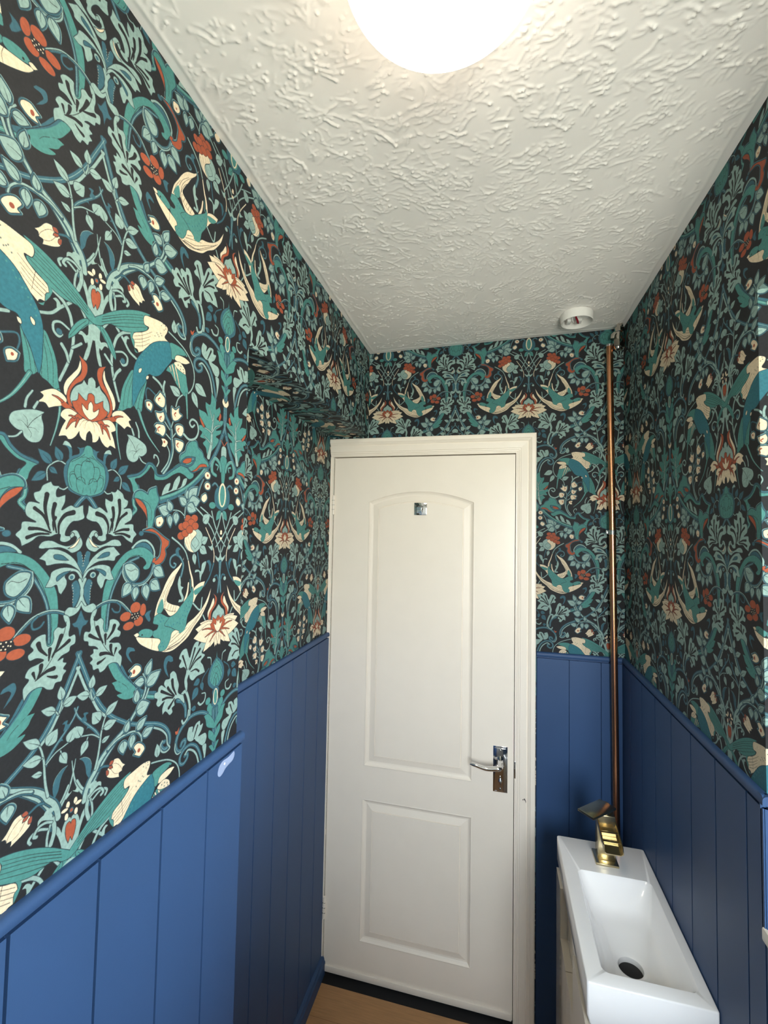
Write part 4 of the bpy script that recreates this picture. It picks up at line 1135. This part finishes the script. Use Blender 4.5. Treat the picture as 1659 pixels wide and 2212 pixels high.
# ------------------------------------------------------------------ slim vanity: cabinet, basin, tap
BX0, BX1, BY0, BY1, BZ1, BZ0 = .1820, XR-TH-.0012, -.6780, -.2220, .8000, .7140
def rr(x0, x1, y0, y1, r, n):
    """rounded rectangle as n points, counter-clockwise, evenly by angle of the corner arcs"""
    m = n//4; out = []
    for (cx, cy), a0 in (((x1-r, y1-r), 0), ((x0+r, y1-r), math.pi/2), ((x0+r, y0+r), math.pi), ((x1-r, y0+r), 1.5*math.pi)):
        for k in range(m): a = a0+math.pi/2*k/(m-1); out.append((cx+r*math.cos(a), cy+r*math.sin(a)))
    return out
def basin():
    n = 48; bm = bmesh.new()
    t = thing('washbasin', 'slim white rectangular washbasin on the cabinet against the right wall', 'basin', (.30, -.45, BZ0))
    ring = lambda pts, z: [bm.verts.new((x, y, z)) for x, y in pts]
    def bridge(a, b):
        for k in range(len(a)): bm.faces.new((a[k], a[(k+1) % len(a)], b[(k+1) % len(b)], b[k]))
    R = [ring(rr(BX0+.006, BX1, BY0+.006, BY1-.004, .004, n), BZ0), ring(rr(BX0, BX1, BY0, BY1, .005, n), BZ0+.020), ring(rr(BX0, BX1, BY0, BY1, .005, n), BZ1-.003),
         ring(rr(BX0+.0012, BX1-.0012, BY0+.0012, BY1-.0012, .005, n), BZ1-.0008), ring(rr(BX0+.003, BX1-.003, BY0+.003, BY1-.003, .006, n), BZ1)]
    # the bowl: long sloping far end, steep near end
    x0, x1, y0, y1 = .2160, .3960, -.6480, -.3535
    for z, ix, inr, ifar, r in ((0, 0, 0, 0, .016), (-.0022, .0018, .0022, .0022, .016), (-.010, .0045, .005, .0065, .020), (-.030, .012, .011, .024, .028), (-.047, .021, .018, .043, .034),
                                (-.055, .029, .026, .055, .036), (-.0600, .042, .042, .076, .036)):
        R.append(ring(rr(x0+ix, x1-ix, y0+inr, y1-ifar, r, n), BZ1+z))
    cx, cy = .3000, -.5350
    circ = lambda r: [(cx+r*math.cos(2*math.pi*(k+.5)/n), cy+r*math.sin(2*math.pi*(k+.5)/n)) for k in range(n)]
    for r, z in ((.036, -.0690), (.0290, -.0712), (.0262, -.0735), (.0252, -.0790), (.0250, -.0855)): R.append(ring(circ(r), BZ1+z))
    for a, b in zip(R, R[1:]): bridge(a, b)
    bm.faces.new(R[0][::-1])
    body = bm_obj('bowl', bm, M['ceramic'], None, angle=38)
    hole = lathe('waste_hole', M['drain'], [(0, 0), (.0252, 0)], (cx, cy, BZ1-.0845), 32)
    adopt(t, body, hole)
basin()

def cabinet():
    t = thing('vanity_cabinet', 'white gloss vanity cabinet with two doors under the slim basin', 'cabinet', (.30, -.45, 0))
    x0, x1, y0, y1, zt = .1800, XR-TH-.002, -.6700, -.2280, BZ0-.0005
    car = box('carcass', M['gloss'], x0+.0187, x1, y0, y1, .06, zt, .001)
    pl = box('plinth', M['gloss'], x0+.05, x1, y0+.012, y1-.012, 0, .06, 0)
    parts = [car, pl]; ym = -.4087; cz = .575
    def door_panel(ya, yb, cut0, cut1):
        bm = bmesh.new(); ztop = zt-.004
        # door outline in (y, z) with the finger cut-out at its inner top corner
        if cut1 >= yb: Q = [(ya, .075), (yb, .075), (yb, cz), (cut0, cz), (cut0, ztop), (ya, ztop)]
        else: Q = [(ya, .075), (yb, .075), (yb, ztop), (cut1, ztop), (cut1, cz), (ya, cz)]
        A = [bm.verts.new((x0, y, z)) for y, z in Q]; B = [bm.verts.new((x0+.0185, y, z)) for y, z in Q]
        bm.faces.new(A); bm.faces.new(B[::-1])
        for k in range(len(Q)): bm.faces.new((A[k], B[k], B[(k+1) % len(Q)], A[(k+1) % len(Q)]))
        return bm_obj('door', bm, M['gloss'], None)
    parts += [door_panel(y0, ym-.0012, -.5166, ym-.0012), door_panel(ym+.0012, y1, ym+.0012, -.3110)]
    adopt(t, *parts)
cabinet()

def tap():
    t = thing('basin_tap', 'brushed gold waterfall tap with a flat lever, at the far end of the basin', 'tap', (.301, -.285, BZ1))
    cx, cy = .3000, -.2920
    base = box('base_plate', M['gold'], cx-.0300, cx+.0285, cy-.0325, cy+.0275, BZ1, BZ1+.0060, .0012)
    col = box('body', M['gold'], cx-.0215, cx+.0225, cy-.0175, cy+.0200, BZ1+.006, BZ1+.1260, .0016)
    # open trough spout, tilted down towards the user
    m = Matrix.Translation((cx+.0005, cy-.0150, BZ1+.1130)) @ Matrix.Rotation(math.radians(16), 4, 'X')
    bm = bmesh.new(); L, w, d, th = .0860, .0240, .019, .0026
    sec = [(-w, 0), (-w, -d+.006), (-w+.006, -d), (w-.006, -d), (w, -d+.006), (w, 0), (w-th, 0), (w-th, -d+.008), (w-th-.004, -d+th), (-w+th+.004, -d+th), (-w+th, -d+.008), (-w+th, 0)]
    A = [bm.verts.new(m @ Vector((x, .020, z))) for x, z in sec]; B = [bm.verts.new(m @ Vector((x, -L+(.008 if z > -.004 else 0), z))) for x, z in sec]
    for k in range(len(sec)): bm.faces.new((A[k], A[(k+1) % len(sec)], B[(k+1) % len(sec)], B[k]))
    for E_ in (A, B):
        for i, j, k, l in ((0, 1, 10, 11), (1, 2, 9, 10), (2, 3, 8, 9), (3, 4, 7, 8), (4, 5, 6, 7)): bm.faces.new((E_[i], E_[j], E_[k], E_[l]))
    sp = bm_obj('spout', bm, M['gold'], None, angle=40)
    bm = bmesh.new()
    add_box(bm, -w+th, w-th, -.034, -.028, -d+th, -.006, .0008, 2, m); add_box(bm, -w+th, w-th, -.056, -.053, -d+th, -.0115, .0008, 2, m)
    ledge = bm_obj('weir', bm, M['gold'], None)
    neck = tube('cartridge', M['gold'], [(cx, cy+.001, BZ1+.125), (cx, cy+.001, BZ1+.142), (cx, cy+.001, BZ1+.149)], [.0165, .0165, .0130], 24)
    m2 = Matrix.Translation((.2715, -.3300, BZ1+.1515)) @ Matrix.Rotation(math.radians(43.5), 4, 'Z')
    lev = box('lever', M['gold'], -.0480, .0480, -.0245, .0245, -.0030, .0030, .0010, mat4=m2)
    adopt(t, base, col, sp, ledge, neck, lev)
tap()
